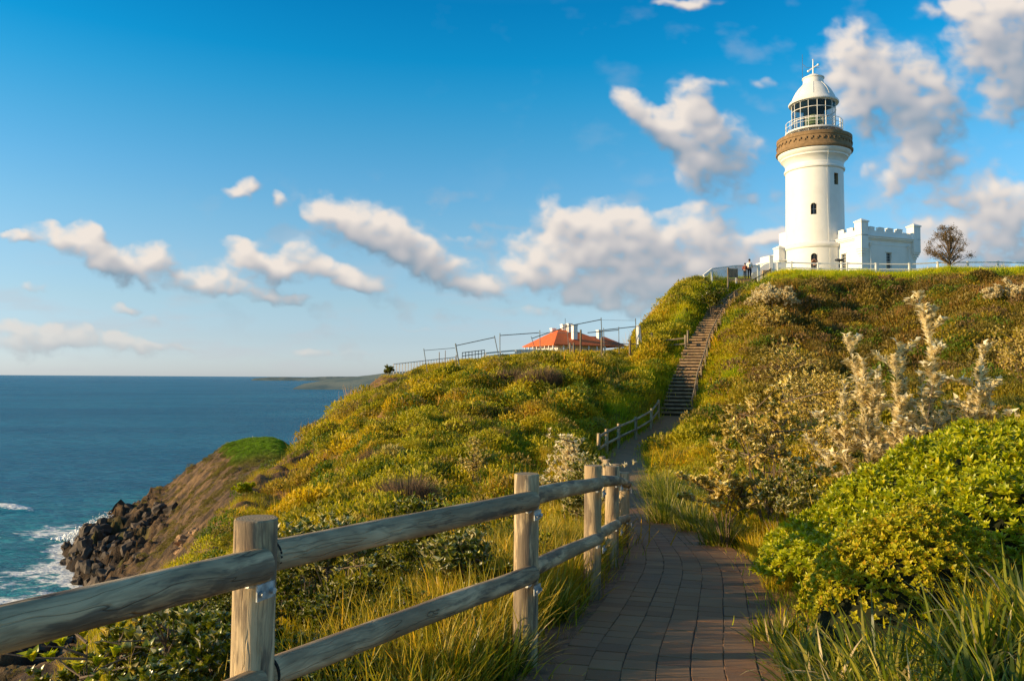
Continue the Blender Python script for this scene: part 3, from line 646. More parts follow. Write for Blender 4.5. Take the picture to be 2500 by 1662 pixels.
# ------------------------------------------------------------------ brick path
def frame_at(P, i):
    j = min(i + 1, len(P) - 1); k = max(i - 1, 0); d = Vector((P[j, 0] - P[k, 0], P[j, 1] - P[k, 1], P[j, 2] - P[k, 2])).normalized()
    s_ = Vector((d.y, -d.x, 0)).normalized(); return Vector(P[i, :3]), d, s_
vs = []; fs = []
for i in range(0, len(PATHD), 2):
    p, d, s_ = frame_at(PATHD, i); hw = PATHD[i, 3]
    jit = .03 * math.sin(i * .37) + .02 * math.sin(i * 1.1)
    for q in (-1, -.5, 0, .5, 1): vs.append(p + s_ * q * (hw + (jit if abs(q) == 1 else 0)) + Vector((0, 0, -.009)))
for i in range(len(vs) // 5 - 1):
    for k in range(4): fs.append((i * 5 + k, i * 5 + k + 1, (i + 1) * 5 + k + 1, (i + 1) * 5 + k))
mt, t, bs, out = material('path_surface')
ps_ = t.node('ShaderNodeNewGeometry').outputs['Position']; sy_ = t.node('ShaderNodeSeparateXYZ'); t.put(sy_.inputs[0], ps_)
farc = t.mix(t.smooth(t.noise(ps_, 3, 5, .6), .35, .65), (.24, .135, .06), (.31, .18, .08))
t.put(bs.inputs['Base Color'], t.mix(t.smooth(sy_.outputs[1], 21.5, 24, kind='LINEAR'), (.075, .055, .040), farc)); t.put(bs.inputs['Roughness'], .85)
b = t.node('ShaderNodeBump'); t.put(b.inputs['Strength'], .5); t.put(b.inputs['Distance'], .01); t.put(b.inputs['Height'], t.noise(ps_, 40, 5, .7)); t.put(bs.inputs['Normal'], b.outputs[0])
path = mesh_obj('path', vs, fs, 'path_surface'); tag(path, 'brick paved footpath winding up to the steps', kind='structure')
def paver_mesh(k):
    s_, h, c = .0982, .045, .004; r = random.Random(k)
    q = [(-s_, -s_), (s_, -s_), (s_, s_), (-s_, s_)]; q = [(x + r.uniform(-.003, .003), y + r.uniform(-.003, .003)) for x, y in q]
    v = [(x, y, -h) for x, y in q] + [(x, y, -c) for x, y in q] + [(x * (1 - c / s_), y * (1 - c / s_), r.uniform(-.001, .001)) for x, y in q]
    f = [(0, 1, 5, 4), (1, 2, 6, 5), (2, 3, 7, 6), (3, 0, 4, 7), (4, 5, 9, 8), (5, 6, 10, 9), (6, 7, 11, 10), (7, 4, 8, 11), (8, 9, 10, 11)]
    return v, f
pm = []
for k in range(5):
    v, f = paver_mesh(k); me = bpy.data.meshes.new('paver'); me.from_pydata(v, [], f); me.materials.append(MATS['paver_clay']); pm.append((me, v, f))
rest = MB(); cnt = 0; rows = int(PATHS[-1] / .2)
for rI in range(rows):
    s0 = (rI + .5) * .2; i = min(int(s0 / PATHS[-1] * (len(PATHD) - 1)), len(PATHD) - 1); p, d, s_ = frame_at(PATHD, i)
    # exact position on the samples
    f_ = s0 / PATHS[-1] * (len(PATHD) - 1) - i
    if i + 1 < len(PATHD): p = p.lerp(Vector(PATHD[i + 1, :3]), f_)
    if p.y > 22: break
    for cI in range(-3, 4):
        jx = random.Random(cI * 7 + 1).uniform(-.05, .05)
        if (cI == 3 and random.random() < .0): continue
        pos = p + s_ * (cI * .2005 + random.uniform(-.0025, .0025)) + d * (jx + random.uniform(-.003, .003)); pos.z += random.uniform(-.0025, .0025)
        up = s_.cross(d).normalized(); up = (up + Vector((random.uniform(-.008, .008), random.uniform(-.008, .008), 0))).normalized()
        yv = d; xv = yv.cross(up).normalized(); yv = up.cross(xv)
        M = Matrix((xv, yv, up)).transposed().to_4x4(); M.translation = pos
        me, v_, f2 = random.choice(pm)
        if p.y > 3.95 and cnt < 294:
            o = bpy.data.objects.new('paver', me); COL.objects.link(o); o.parent = path; o.matrix_basis = M; cnt += 1
        else: rest.add([M @ Vector(q) for q in v_], f2)
ro = rest.build('paving', 'paver_clay', path); ro['kind'] = 'stuff'
# sandy verge both sides
for sgn, nm, lab in ((-1, 'verge', 'strip of sandy soil between the log fence and the bricks'), (1, 'verge', 'strip of sandy soil along the right edge of the bricks')):
    vs = []; fs = []; W_ = 5
    for i in range(0, int(len(PATHD) * .55), 2):
        p, d, s_ = frame_at(PATHD, i); hw = PATHD[i, 3]
        wv = (.50 if sgn < 0 else .26) + .08 * float(perlin(i * .05, sgn * 3.3)); wv *= 1 - .5 * sstep(p.y, 9, 14)
        for k in range(W_):
            q = k / (W_ - 1); pp = p + s_ * sgn * (hw - .003 + wv * q)
            z = lz(pp.x, pp.y); vs.append((pp.x, pp.y, (p.z - .002) * (1 - q) + (z + .012) * q + .018 * float(perlin(pp.x * 5, pp.y * 5)) * (q > 0)))
    n = len(vs) // W_
    for i in range(n - 1):
        for k in range(W_ - 1):
            f_ = (i * W_ + k, i * W_ + k + 1, (i + 1) * W_ + k + 1, (i + 1) * W_ + k); fs.append(f_ if sgn > 0 else f_[::-1])
    tag(mesh_obj(nm, vs, fs, 'edge_sand', smooth=True), lab, kind='structure')

# ------------------------------------------------------------------ timber steps up the hill
stairs = empty('staircase', tuple(STAIRD[0, :3]), 0, 'long flight of timber and gravel steps climbing the grassy hill to the lighthouse', 'steps')
so_ = Vector(STAIRD[0, :3]); NS = 52; rise = (STAIRD[-1, 2] - STAIRD[0, 2]) / NS
for k in range(NS):
    z0 = STAIRD[0, 2] + rise * k
    i = int(np.clip(np.searchsorted(STAIRD[:, 2], z0 + 1e-4), 1, len(STAIRD) - 2)); j = int(np.clip(np.searchsorted(STAIRD[:, 2], z0 + rise), i + 1, len(STAIRD) - 1))
    def inter(z):
        q = [np.interp(z, STAIRD[:, 2], STAIRD[:, c_]) for c_ in (0, 1, 3)]; return Vector((q[0], q[1], 0)), q[2]
    A, hw = inter(z0); B, _ = inter(min(z0 + rise * 1.05, STAIRD[-1, 2])); d = (B - A); ln = max(d.length, .3); d.normalize(); s_ = Vector((d.y, -d.x, 0))
    hw += random.uniform(-.06, .06); top = z0 + rise
    m_ = MB(); Mx = Matrix((s_, d, Vector((0, 0, 1)))).transposed().to_4x4(); Mx.translation = Vector((A.x, A.y, 0)) - so_ * 1.0 + Vector((0, 0, 0))
    Mx.translation = Vector((A.x - so_.x, A.y - so_.y, -so_.z)); Mx = Mx @ Matrix.Rotation(random.uniform(-.02, .02), 4, 'Z')
    m_.box((0, .07, top - .062), (hw, .07, .062), Mx)
    st = m_.build('step', 'step_timber', stairs, bevel=.02)
    m2 = MB(); m2.box((0, .13 + (ln + .10) / 2, top - .16), (hw - .03, (ln + .10) / 2, .145), Mx); m2.build('tread', 'tread_dirt_shade', st)  # treads kept dark: shade of the riser gaps put into the dirt colour
def edge_line(P, off):
    out_ = []
    for i in range(len(P)):
        p, d, s_ = frame_at(P, i); out_.append(p + s_ * ((P[i, 3] + abs(off)) * (1 if off > 0 else -1)))
    return out_
def rail_fence(name, pts, hts, r, rr, railz, mat, label, cat='fence', group=None, notch=False, lean=.012):
    """posts at pts (x, y, ground z) joined by rails; railz: heights below the post top"""
    root = empty(name, tuple(pts[0]), 0, label, cat, group); o0 = Vector(pts[0]); tops = []
    for k, p in enumerate(pts):
        p = Vector(p); tp = p + Vector((random.uniform(-lean, lean), random.uniform(-lean, lean), hts[k])); tops.append(tp)
        log('post', p - o0 - Vector((0, 0, .25)), tp - o0, r, mat, root, n=10, wob=.04)
    for k in range(len(pts) - 1):
        for rz in railz:
            a = tops[k] - Vector((0, 0, rz)); b = tops[k + 1] - Vector((0, 0, rz)); log('rail', a - o0, b - o0, rr, mat, root, n=8, wob=.03)
    return root
# handrail on the right of the steps
EL = edge_line(STAIRD, .10); pts = []
seg = np.r_[0, np.cumsum([(EL[i + 1] - EL[i]).length for i in range(len(EL) - 1)])]
for k in range(18):
    s0 = seg[-1] * k / 17; i = int(np.clip(np.searchsorted(seg, s0), 0, len(EL) - 1)); pts.append(EL[i])
rail_fence('handrail', pts, [1.02] * 18, .055, .045, (.07,), 'far_wood', 'long timber handrail on round posts climbing the right side of the steps', 'handrail')
# fence at the foot of the steps
def onland(px, Y, py=1000):
    a, b = ray(px, py); x = a * Y; return Vector((x, Y, lz(x, Y)))
pl = [onland(1462, 31.5), onland(1481, 33.8), onland(1510, 36.2), onland(1552.5, 39.2), onland(1590, 42.0), onland(1608, 45.2)]
pl = [Vector((p.x, p.y, p.z)) for p in pl]
rail_fence('log_fence', pl, [1.1, 1.15, 1.18, 1.15, 1.12, 1.12], .075, .055, (.14, .62), 'post_wood', 'short two rail log fence left of the path below the foot of the steps', 'fence', 'log fences beside the path')
# rails of the side path
q = [at(1400 + 578 / 3.016, 640 + 605 / 3.016, 58), at(1400 + 618 / 3.016, 640 + 640 / 3.016, 57), at(1400 + 825 / 3.016, 640 + 652 / 3.016, 56.2)]
q = [Vector((p.x, p.y, lz(p.x, p.y))) for p in q]
rail_fence('post_and_rail', q, [.75, .8, 1.15], .085, .06, (.22, .62), 'far_wood', 'low timber post and rail beside the terrace path left of the steps', 'fence')
p = at(1400 + 843 / 3.016, 640 + 640 / 3.016, 57.2); z = lz(p.x, p.y)
tag(log('timber_post', (p.x, p.y, z - .2), (p.x, p.y, z + 1.2), .075, 'far_wood', None, n=10), 'single round timber post at the left edge of the steps halfway up', 'post')

# ------------------------------------------------------------------ the near log fence
FP = [(-1.75, 1.0, -.45), (-.926, 2.92, -.515), (.095, 4.94, -.59), (.725, 7.1, -.772), (1.113, 8.84, -.965), (1.545, 11.0, -1.29), (1.70, 13.1, -1.40), (1.82, 15.3, -1.55), (2.0, 17.6, -1.72)]
fence = empty('log_fence', (FP[1][0], FP[1][1], -1.7), 0, 'weathered grey log fence with thick round posts and two rails nearest the camera', 'fence', 'log fences beside the path')
f0 = Vector(fence.location); tops = [Vector(p) for p in FP]
for k, tp in enumerate(tops):
    gz = lz(tp.x, tp.y); log('post', Vector((tp.x - .006, tp.y, min(gz, tp.z - 1.2) - .15)) - f0, tp - f0, .0765, 'post_wood', fence, n=32, wob=.03, chamf=.005)
lowz = [.55, .575, .60, .64, .63, .62, .6, .6, .6]
def bracket(c, d):
    m_ = MB(); s_ = Vector((d.y, -d.x, 0)).normalized()
    m_.tube([c + s_ * .0 + d * -.03 + Vector((0, 0, -.055)), c + Vector((0, 0, -.062)), c + d * .035 + Vector((0, 0, -.05))], .012, 6)
    Mx = Matrix((d, s_, Vector((0, 0, 1)))).transposed().to_4x4(); Mx.translation = c + s_ * .055 + Vector((0, 0, -.075))
    m_.box((0, 0, 0), (.045, .003, .028), Mx)
    br = m_.build('bracket', 'galvanised', fence)
    for e in (-.027, .027):
        mm = MB(); cc = Mx @ Vector((e, .006, -.004)); mm.tube([cc - s_ * .004, cc + s_ * .012], .011, 8); mm.build('bolt', 'galvanised', br)
for k in range(len(tops) - 1):
    a, b = tops[k], tops[k + 1]; dv = Vector((b.x - a.x, b.y - a.y, 0)).normalized(); s_ = Vector((dv.y, -dv.x, 0))
    for li in (0, 1):
        za = a.z - (.150 if li == 0 else lowz[k]); zb = b.z - (.158 if li == 0 else lowz[k + 1])
        pa = Vector((a.x, a.y, za)) + dv * .055 + s_ * .00; pb = Vector((b.x, b.y, zb)) - dv * .018 + s_ * .052
        if k == 0 and li == 1: pa.z -= .03
        log('rail', pa - f0, pb - f0, (.060 if li == 0 else .056) - .0035 * min(k, 4) * .4, 'rail_wood', fence, n=28, wob=.055, chamf=.012)
        m_ = MB(); dd = (pb - pa).normalized(); m_.tube([pa - f0 + dv * .012, pa - f0 + dv * .022], .061, 20); m_.build('socket', 'dark_gap', fence)
        if k < 5: bracket(pb - f0 - dv * .05, dv)

# ------------------------------------------------------------------ lighthouse
BZ = 9.45
tb = at(1991, 700, 80.0); LX, LY = tb.x, 80.0
LH = empty('lighthouse', (LX, LY, BZ), -math.atan2(LX, LY), 'tall white round lighthouse tower with brown parapet, glazed lantern and domed white roof', 'lighthouse')
def P2(r, th, z): return Vector((r * math.sin(th), -r * math.cos(th), z))
def holed_lathe(name, prof_, holes, mat, parent, n=96, depth=.32, smooth=True):
    """surface of revolution facing -Y with real window openings; holes: (theta, z0, z1, segs)"""
    zs = sorted(set([round(z, 3) for r, z in prof_] + [z for h in holes for z in (h[1], h[2])]))
    extra = []
    R = lambda z: float(np.interp(z, [q[1] for q in prof_], [q[0] for q in prof_]))
    V = []; F = []
    for z in zs:
        for k in range(n): V.append(P2(R(z), 2 * PI * k / n, z))
    def inhole(k, zm):
        for (ki, z0, z1, sg) in hk:
            if z0 <= zm <= z1 and ((k - ki) % n) < sg: return True
        return False
    hk = [(int(round(h[0] / (2 * PI) * n)) % n, h[1], h[2], h[3]) for h in holes]
    for i in range(len(zs) - 1):
        zm = (zs[i] + zs[i + 1]) / 2
        for k in range(n):
            if not inhole(k, zm): F.append((i * n + k, i * n + (k + 1) % n, (i + 1) * n + (k + 1) % n, (i + 1) * n + k))
    o = mesh_obj(name, V, F, mat, parent, smooth=smooth)
    try: o.data.set_sharp_from_angle(angle=math.radians(30))
    except Exception: pass
    return hk, R
# lower drum
BAND = [(3.10, -.8), (3.10, .55), (3.02, .60), (3.0, 3.45), (3.10, 3.50), (3.16, 3.62), (3.16, 3.78), (3.06, 3.86), (2.98, 3.92), (2.86, 4.05)]
LOWH = [(-.125, 1.05, 2.85, 3)]; n = 96
hk, R = holed_lathe('drum', BAND, LOWH, 'white_paint', LH)
def window(hole, R, arch=True):
    ki, z0, z1, sg = hole; th0 = 2 * PI * ki / n; th1 = 2 * PI * (ki + sg) / n; thm = (th0 + th1) / 2; ro = R((z0 + z1) / 2); ri = ro - .34
    m_ = MB(); a, b = P2(ro, th0, 0), P2(ro, th1, 0); c, d = P2(ri, th0, 0), P2(ri, th1, 0)
    zq = lambda p, z: (p.x, p.y, z)
    m_.add([zq(a, z0), zq(a, z1), zq(c, z1), zq(c, z0)], [(0, 1, 2, 3)]); m_.add([zq(b, z0), zq(b, z1), zq(d, z1), zq(d, z0)], [(3, 2, 1, 0)])
    m_.add([zq(a, z1), zq(b, z1), zq(d, z1), zq(c, z1)], [(0, 1, 2, 3)]); m_.add([zq(a, z0), zq(b, z0), zq(d, z0), zq(c, z0)], [(3, 2, 1, 0)])
    w_ = m_.build('window', 'stone_reveal', LH)
    g_ = MB(); g_.add([zq(c, z0), zq(d, z0), zq(d, z1), zq(c, z1)], [(0, 1, 2, 3)]); g_.build('pane', 'dark_opening', w_)
    f_ = MB(); c2, d2 = P2(ri + .03, th0, 0), P2(ri + .03, th1, 0); mid = (c2 + d2) / 2; zm = (z0 + z1) / 2
    f_.beam((mid.x, mid.y, z0), (mid.x, mid.y, z1), .035, .035, up=Vector((1, 0, 0))); f_.beam((c2.x, c2.y, zm), (d2.x, d2.y, zm), .035, .035); f_.build('frame', 'sash_paint', w_)
    if arch:   # spandrels that turn the square head into an arch
        s_ = MB(); hw = (b - a).length / 2; ce = (a + b) / 2; ex_ = (b - a).normalized(); nrm = Vector((ce.x, ce.y, 0)).normalized()
        for sg_ in (-1, 1):
            vsa = []
            for q in range(7):
                an = PI / 2 * q / 6; x = hw * math.sin(an) * sg_; z = z1 - hw + hw * math.cos(an); vsa.append((x, z))
            front = [ce + ex_ * x + nrm * .012 + Vector((0, 0, z)) for x, z in vsa] + [ce + ex_ * hw * sg_ + nrm * .012 + Vector((0, 0, z1))]
            bk = [v - nrm * .3 for v in front]; k = len(front)
            fsx = [tuple(range(k)) if sg_ < 0 else tuple(reversed(range(k)))] + [(i, i + 1, k + i + 1, k + i) for i in range(k - 2)]
            s_.add(front + bk, fsx)
        s_.build('arch', 'white_paint', w_)
for h in hk: window(h, R)
SH = [(2.84, 3.95), (2.80, 6.0), (2.775, 9.0), (2.76, 11.42), (2.90, 11.50), (2.92, 11.64), (2.80, 11.74), (2.78, 12.1)]
hk2, R2 = holed_lathe('tower_wall', SH, [(-.125, 6.72, 7.86, 3), (.74, 9.7, 10.85, 3)], 'white_paint', LH)
window(hk2[0], R2); window(hk2[1], R2, arch=False)
MB().lathe([(2.78, 12.1), (2.84, 12.3), (2.97, 12.5), (3.14, 12.66), (3.22, 12.72), (3.24, 12.86), (3.32, 12.92), (3.46, 13.10), (3.50, 13.22), (3.50, 13.34)], 96).build('cornice', 'white_paint', LH, True)
MB().lathe([(3.48, 13.30), (3.66, 13.34), (3.70, 13.42), (3.70, 13.54), (3.62, 13.60), (3.60, 13.66)], 96).build('string_course', 'buff_stone', LH, True)
pr = MB().lathe([(3.60, 13.66), (3.56, 13.80), (3.56, 14.48), (3.62, 14.52), (3.62, 14.86), (3.30, 14.90), (3.28, 14.0), (2.2, 13.95)], 96).build('parapet', 'buff_stone', LH, True)
cbm = MB(); cbm.box((0, 0, .12), (.055, .055, .12)); cbm.box((.13, 0, .19), (.07, .055, .05)); cb0 = None
for k in range(40):
    th = 2 * PI * (k + .5) / 40; pp = P2(3.59, th, 13.98)
    if cb0 is None: c_ = cbm.build('corbel', 'buff_stone', pr); cb0 = c_
    else: c_ = cb0.copy(); COL.objects.link(c_); c_.parent = pr
    c_.location = pp; c_.rotation_euler = (0, 0, th)
nt = MB(); nt.box((0, 0, 0), (.07, .03, .09)); nt0 = None
for k in range(40):
    th = 2 * PI * (k + .92) / 40; pp = P2(3.545, th, 14.22)
    if nt0 is None: c_ = nt.build('slot', 'dark_gap', pr); nt0 = c_
    else: c_ = nt0.copy(); COL.objects.link(c_); c_.parent = pr
    c_.location = pp; c_.rotation_euler = (0, 0, th)
MB().lathe([(2.20, 13.9), (2.18, 15.42), (2.24, 15.46)], 64).build('lantern_base', 'white_paint', LH, True)
gal = MB().lathe([(2.15, 15.50), (2.60, 15.42), (2.76, 15.44), (2.78, 15.56), (2.74, 15.60), (2.0, 15.61)], 64).build('gallery_deck', 'white_paint', LH, True)
bkm = None
for k in range(16):
    th = 2 * PI * (k + .5) / 16
    if bkm is None:
        m_ = MB(); m_.add([(-.03, .0, 0), (.03, 0, 0), (-.03, -.5, 0), (.03, -.5, 0), (-.03, 0, -.42), (.03, 0, -.42)], [(0, 1, 3, 2), (2, 3, 5, 4), (0, 2, 4), (1, 5, 3), (0, 4, 5, 1)]); bkm = m_.build('bracket', 'white_paint', gal); c_ = bkm
    else: c_ = bkm.copy(); COL.objects.link(c_); c_.parent = gal
    c_.location = P2(2.16, th, 15.44); c_.rotation_euler = (0, 0, th)
rl = MB()
for zz, r_ in ((16.55, .028), (16.12, .02)):
    rl.tube([P2(2.72, 2 * PI * k / 48, zz) for k in range(49)], r_, 6, cap=False)
railing = rl.build('railing', 'white_paint', LH, True)
bal = None
for k in range(18):
    th = 2 * PI * (k + .25) / 18
    m_ = MB(); m_.tube([(0, 0, 0), (0, 0, .96)], .028 if k not in (2, 3, 4) else .06, 6)
    c_ = m_.build('baluster', 'white_paint', railing); c_.location = P2(2.72, th, 15.6)
# lantern: 16 bays, three rows
ZR = [15.62, 16.62, 17.72, 18.42]; NB = 16; RG = 2.12
lan = MB()
for zz in ZR: lan.tube([P2(RG, 2 * PI * k / 48, zz) for k in range(49)], .035, 6, cap=False)
frame_ = lan.build('lantern_frame', 'white_paint', LH, True)
mu = None; panes = {}
for k in range(NB):
    th = 2 * PI * (k + .42) / NB
    if mu is None: mu = MB().tube([(0, 0, ZR[0]), (0, 0, ZR[3])], .032, 6).build('mullion', 'white_paint', frame_); c_ = mu
    else: c_ = mu.copy(); COL.objects.link(c_); c_.parent = frame_
    q = P2(RG, th, 0); c_.location = q; thp = 2 * PI * (k + .92) / NB
    for r_ in range(3):
        if r_ not in panes:
            hw = RG * math.sin(PI / NB); o = mesh_obj('pane', [(-hw, 0, ZR[r_]), (hw, 0, ZR[r_]), (hw, 0, ZR[r_ + 1]), (-hw, 0, ZR[r_ + 1])], [(0, 1, 2, 3)], 'pane_glass', frame_); panes[r_] = o
        else: o = panes[r_].copy(); COL.objects.link(o); o.parent = frame_
        o.location = P2(RG * math.cos(PI / NB), thp, 0); o.rotation_euler = (0, 0, thp)
lens = MB().lathe([(.05, 15.9), (.42, 16.0), (.40, 16.12), (.62, 16.2), (.60, 16.3), (.78, 16.38), (.76, 16.5), (.86, 16.6), (.84, 16.78), (.76, 16.86), (.78, 17.0), (.60, 17.08), (.62, 17.2), (.40, 17.28), (.42, 17.4), (.05, 17.5)], 32)
lens.build('lens', 'lens_glass', LH, True)
MB().lathe([(.5, 15.6), (.5, 15.9), (.1, 15.92)], 24).build('lens_pedestal', 'steel_pipe', LH, True)
MB().lathe([(1.62, 15.7), (1.62, 18.4)], 40, a0=math.radians(50), a1=math.radians(128)).build('curtain', 'black_paint', LH, True)
MB().lathe([(2.05, 18.38), (.3, 18.5), (.02, 18.5)], 40).build('lantern_ceiling', 'black_paint', LH, True)
MB().lathe([(2.14, 18.40), (2.40, 18.46), (2.44, 18.56), (2.36, 18.70), (2.18, 18.86), (2.07, 19.05), (1.93, 19.40), (1.73, 19.78), (1.48, 20.12), (1.22, 20.40), (1.05, 20.56), (1.05, 20.60)], 64).build('dome', 'white_paint', LH, True)
MB().lathe([(1.0, 20.55), (.98, 21.10), (1.08, 21.14), (1.08, 21.22), (.86, 21.26), (.66, 21.42), (.45, 21.56), (.28, 21.64), (.10, 21.68), (.02, 21.7)], 48).build('ventilator', 'white_paint', LH, True)
for k in range(8):
    th = 2 * PI * k / 8; m_ = MB(); m_.tube([P2(r_, th, z_) for r_, z_ in ((2.09, 19.05), (1.95, 19.40), (1.75, 19.78), (1.50, 20.12), (1.24, 20.40), (1.07, 20.57))], .022, 5); m_.build('roof_seam', 'white_paint', LH)
fin = MB(); fin.tube([(0, 0, 21.6), (0, 0, 23.15)], [.085, .045], 8); fin.tube([(-.42, 0, 22.08), (0, 0, 22.32), (.42, 0, 22.55)], .06, 8)
fin.lathe([(.0, 22.46), (.10, 22.5), (.12, 22.58), (.10, 22.66), (0, 22.7)], 12, (.48, 0)); fin.lathe([(.0, 21.92), (.10, 21.96), (.12, 22.04), (.10, 22.12), (0, 22.16)], 12, (-.46, 0)); fin.lathe([(0, 23.1), (.07, 23.15), (.07, 23.2), (0, 23.26)], 8)
fin.build('weather_vane', 'white_paint', LH, True)
MB().tube([(-1.02, .1, 21.1), (-1.02, .1, 23.9)], .022, 5).tube([(-1.02, .1, 22.9), (-.6, .1, 22.45), (.62, .1, 22.3)], .018, 5).build('aerial', 'steel_pipe', LH)
cable = MB().tube([P2(3.54, .40, 13.3), P2(3.3, .41, 12.9), P2(2.88, .43, 11.8), P2(2.80, .44, 11.2), P2(2.82, .44, 8.0), P2(2.90, .45, 4.0), P2(3.2, .45, 3.7), P2(3.06, .45, 3.3), P2(3.05, .45, 0)], .022, 5).build('cable', 'sash_paint', LH)

# ------------------------------------------------------------------ annexes with battlements
mcor = at(2105, 700, 74.5); AX = empty('lighthouse_annex', (mcor.x, 74.5, BZ - .15), math.atan2(.353, .935), 'low white annex with battlements and sash windows joined to the right of the tower', 'building')
LXx, WYy = 6.75, 8.2
def wall_x(m_, x0, x1, y0, y1, z0, z1, hole=None):
    """wall slab; hole (a0,a1,z0,z1) along its long side"""
    if hole is None: m_.box(((x0+x1)/2, (y0+y1)/2, (z0+z1)/2), (abs(x1-x0)/2, abs(y1-y0)/2, (z1-z0)/2)); return
    a0, a1, h0, h1 = hole
    if abs(x1 - x0) > abs(y1 - y0):
        for A in ((x0, a0, z0, z1), (a1, x1, z0, z1), (a0, a1, z0, h0), (a0, a1, h1, z1)): m_.box(((A[0]+A[1])/2, (y0+y1)/2, (A[2]+A[3])/2), ((A[1]-A[0])/2, abs(y1-y0)/2, (A[3]-A[2])/2))
    else:
        for A in ((y0, a0, z0, z1), (a1, y1, z0, z1), (a0, a1, z0, h0), (a0, a1, h1, z1)): m_.box(((x0+x1)/2, (A[0]+A[1])/2, (A[2]+A[3])/2), (abs(x1-x0)/2, (A[1]-A[0])/2, (A[3]-A[2])/2))
m_ = MB(); wall_x(m_, 0, LXx, 0, .35, -.8, 4.15, (3.02, 3.66, 1.15, 2.85)); m_.build('front_wall', 'white_render', AX)
m_ = MB(); wall_x(m_, 0, .35, .352, WYy, -.8, 4.15, (2.0, 2.6, 1.15, 2.85)); m_.build('side_wall', 'white_render', AX)
m_ = MB(); m_.box((LXx - .175, WYy / 2 + .18, 1.68), (.175, WYy / 2 - .18, 2.48)); m_.box((LXx / 2, WYy - .176, 1.67), (LXx / 2 - .352, .175, 2.47)); m_.build('rear_wall', 'white_render', AX)
MB().box((LXx / 2, WYy / 2, 4.05), (LXx / 2 - .4, WYy / 2 - .4, .05)).build('flat_roof', 'grey_board', AX)
def sash(root, c, ax):
    """sash window in an opening; c centre, ax 'x' or 'y' long axis"""
    hw, hh = .32, .85; T = (lambda u, v, d: (c[0] + u, c[1] + d, c[2] + v)) if ax == 'x' else (lambda u, v, d: (c[0] + d, c[1] + u, c[2] + v))
    H = (lambda u, v, d: (u, d, v)) if ax == 'x' else (lambda u, v, d: (d, u, v))
    w_ = MB(); w_.box(T(-hw + .03, 0, .17), H(.03, hh, .04)); w_.box(T(hw - .03, 0, .17), H(.03, hh, .04)); w_.box(T(0, hh - .03, .17), H(hw - .06, .03, .04)); w_.box(T(0, -hh + .04, .17), H(hw - .06, .04, .04)); w_.box(T(0, 0, .165), H(hw - .06, .03, .035))
    o = w_.build('window', 'sash_paint', root)
    b_ = MB()
    for v in (-.55, -.27, .27, .55): b_.box(T(0, v, .165), H(hw - .06, .015, .012))
    b_.box(T(0, -.42, .160), H(.012, .36, .012)); b_.box(T(0, .42, .160), H(.012, .38, .012)); b_.build('glazing_bar', 'sash_paint', o)
    mm = MB(); mm.box(T(0, 0, .20), H(hw - .02, hh - .02, .004)); mm.build('pane', 'dark_opening', o)
    s_ = MB(); s_.box(T(0, -hh - .05, -.04), H(hw + .12, .05, .09)); s_.build('sill', 'white_render', o)
    l_ = MB(); l_.box(T(0, hh + .06, -.02), H(hw + .1, .06, .035)); l_.build('lintel', 'white_render', o)
sash(AX, (3.34, .0, 2.0), 'x'); sash(AX, (.0, 2.3, 2.0), 'y')
def course(z, h, out_, nm='cornice'):
    m_ = MB(); m_.box((LXx / 2, -out_ / 2, z), (LXx / 2 + out_, out_ / 2, h)); m_.box((-out_ / 2, WYy / 2, z), (out_ / 2, WYy / 2, h)); m_.box((LXx + out_ / 2, WYy / 2, z), (out_ / 2, WYy / 2, h)); m_.build(nm, 'white_render', AX)
course(4.02, .06, .10, 'moulding'); course(4.16, .08, .22); course(4.29, .05, .30, 'coping'); course(3.55, .03, .03, 'moulding'); course(.1, .5, .06, 'plinth')
for z in (.95, 1.45, 1.95, 2.45, 2.95): pass
m_ = MB(); m_.box((LXx / 2, .14, 4.60), (LXx / 2 - .01, .13, .26)); m_.box((.14, WYy / 2 + .14, 4.60), (.13, WYy / 2 - .15, .26)); m_.box((LXx - .14, WYy / 2 + .14, 4.60), (.13, WYy / 2 - .15, .26)); m_.build('parapet', 'white_render', AX)
def merlon(x, y, lx, ly):
    m_ = MB(); m_.box((x, y, 5.0), (lx, ly, .14)); m_.box((x, y, 5.165), (lx + .03, ly + .03, .025)); m_.add([(x - lx, y - ly, 5.191), (x + lx, y - ly, 5.191), (x + lx, y + ly, 5.191), (x - lx, y + ly, 5.191), (x - lx * .3, y, 5.27), (x + lx * .3, y, 5.27)], [(0, 1, 5, 4), (1, 2, 5), (2, 3, 4, 5), (3, 0, 4)]); m_.build('merlon', 'white_render', AX)
for x in (1.25, 2.42, 3.55, 4.72): merlon(x, .14, .36, .14)
for y in (1.45, 2.6, 3.75, 4.9, 6.05): merlon(.14, y, .14, .36)
for y in (1.6, 2.9, 4.2): merlon(LXx - .14, y, .14, .36)
def pier(root, x, y, z0=3.3, z1=5.55, r=.42, mat='white_render'):
    m_ = MB(); m_.box((x, y, (z0 + .6 + z1) / 2), (r, r, (z1 - z0 - .6) / 2)); m_.box((x, y, z1 + .05), (r + .08, r + .08, .05))
    m_.add([(x - r - .08, y - r - .08, z1 + .102), (x + r + .08, y - r - .08, z1 + .102), (x + r + .08, y + r + .08, z1 + .102), (x - r - .08, y + r + .08, z1 + .102), (x, y, z1 + .38)], [(0, 1, 4), (1, 2, 4), (2, 3, 4), (3, 0, 4)])
    for s_, zz in ((.36, z0 + .5), (.28, z0 + .28), (.18, z0 + .06)): m_.box((x, y, zz), (r * s_ / .42 , r * s_ / .42, .1))
    m_.build('pier', mat, root)
pier(AX, .12, .12, 2.4); pier(AX, LXx - .12, .12, 2.4); pier(AX, .12, WYy, 2.4)
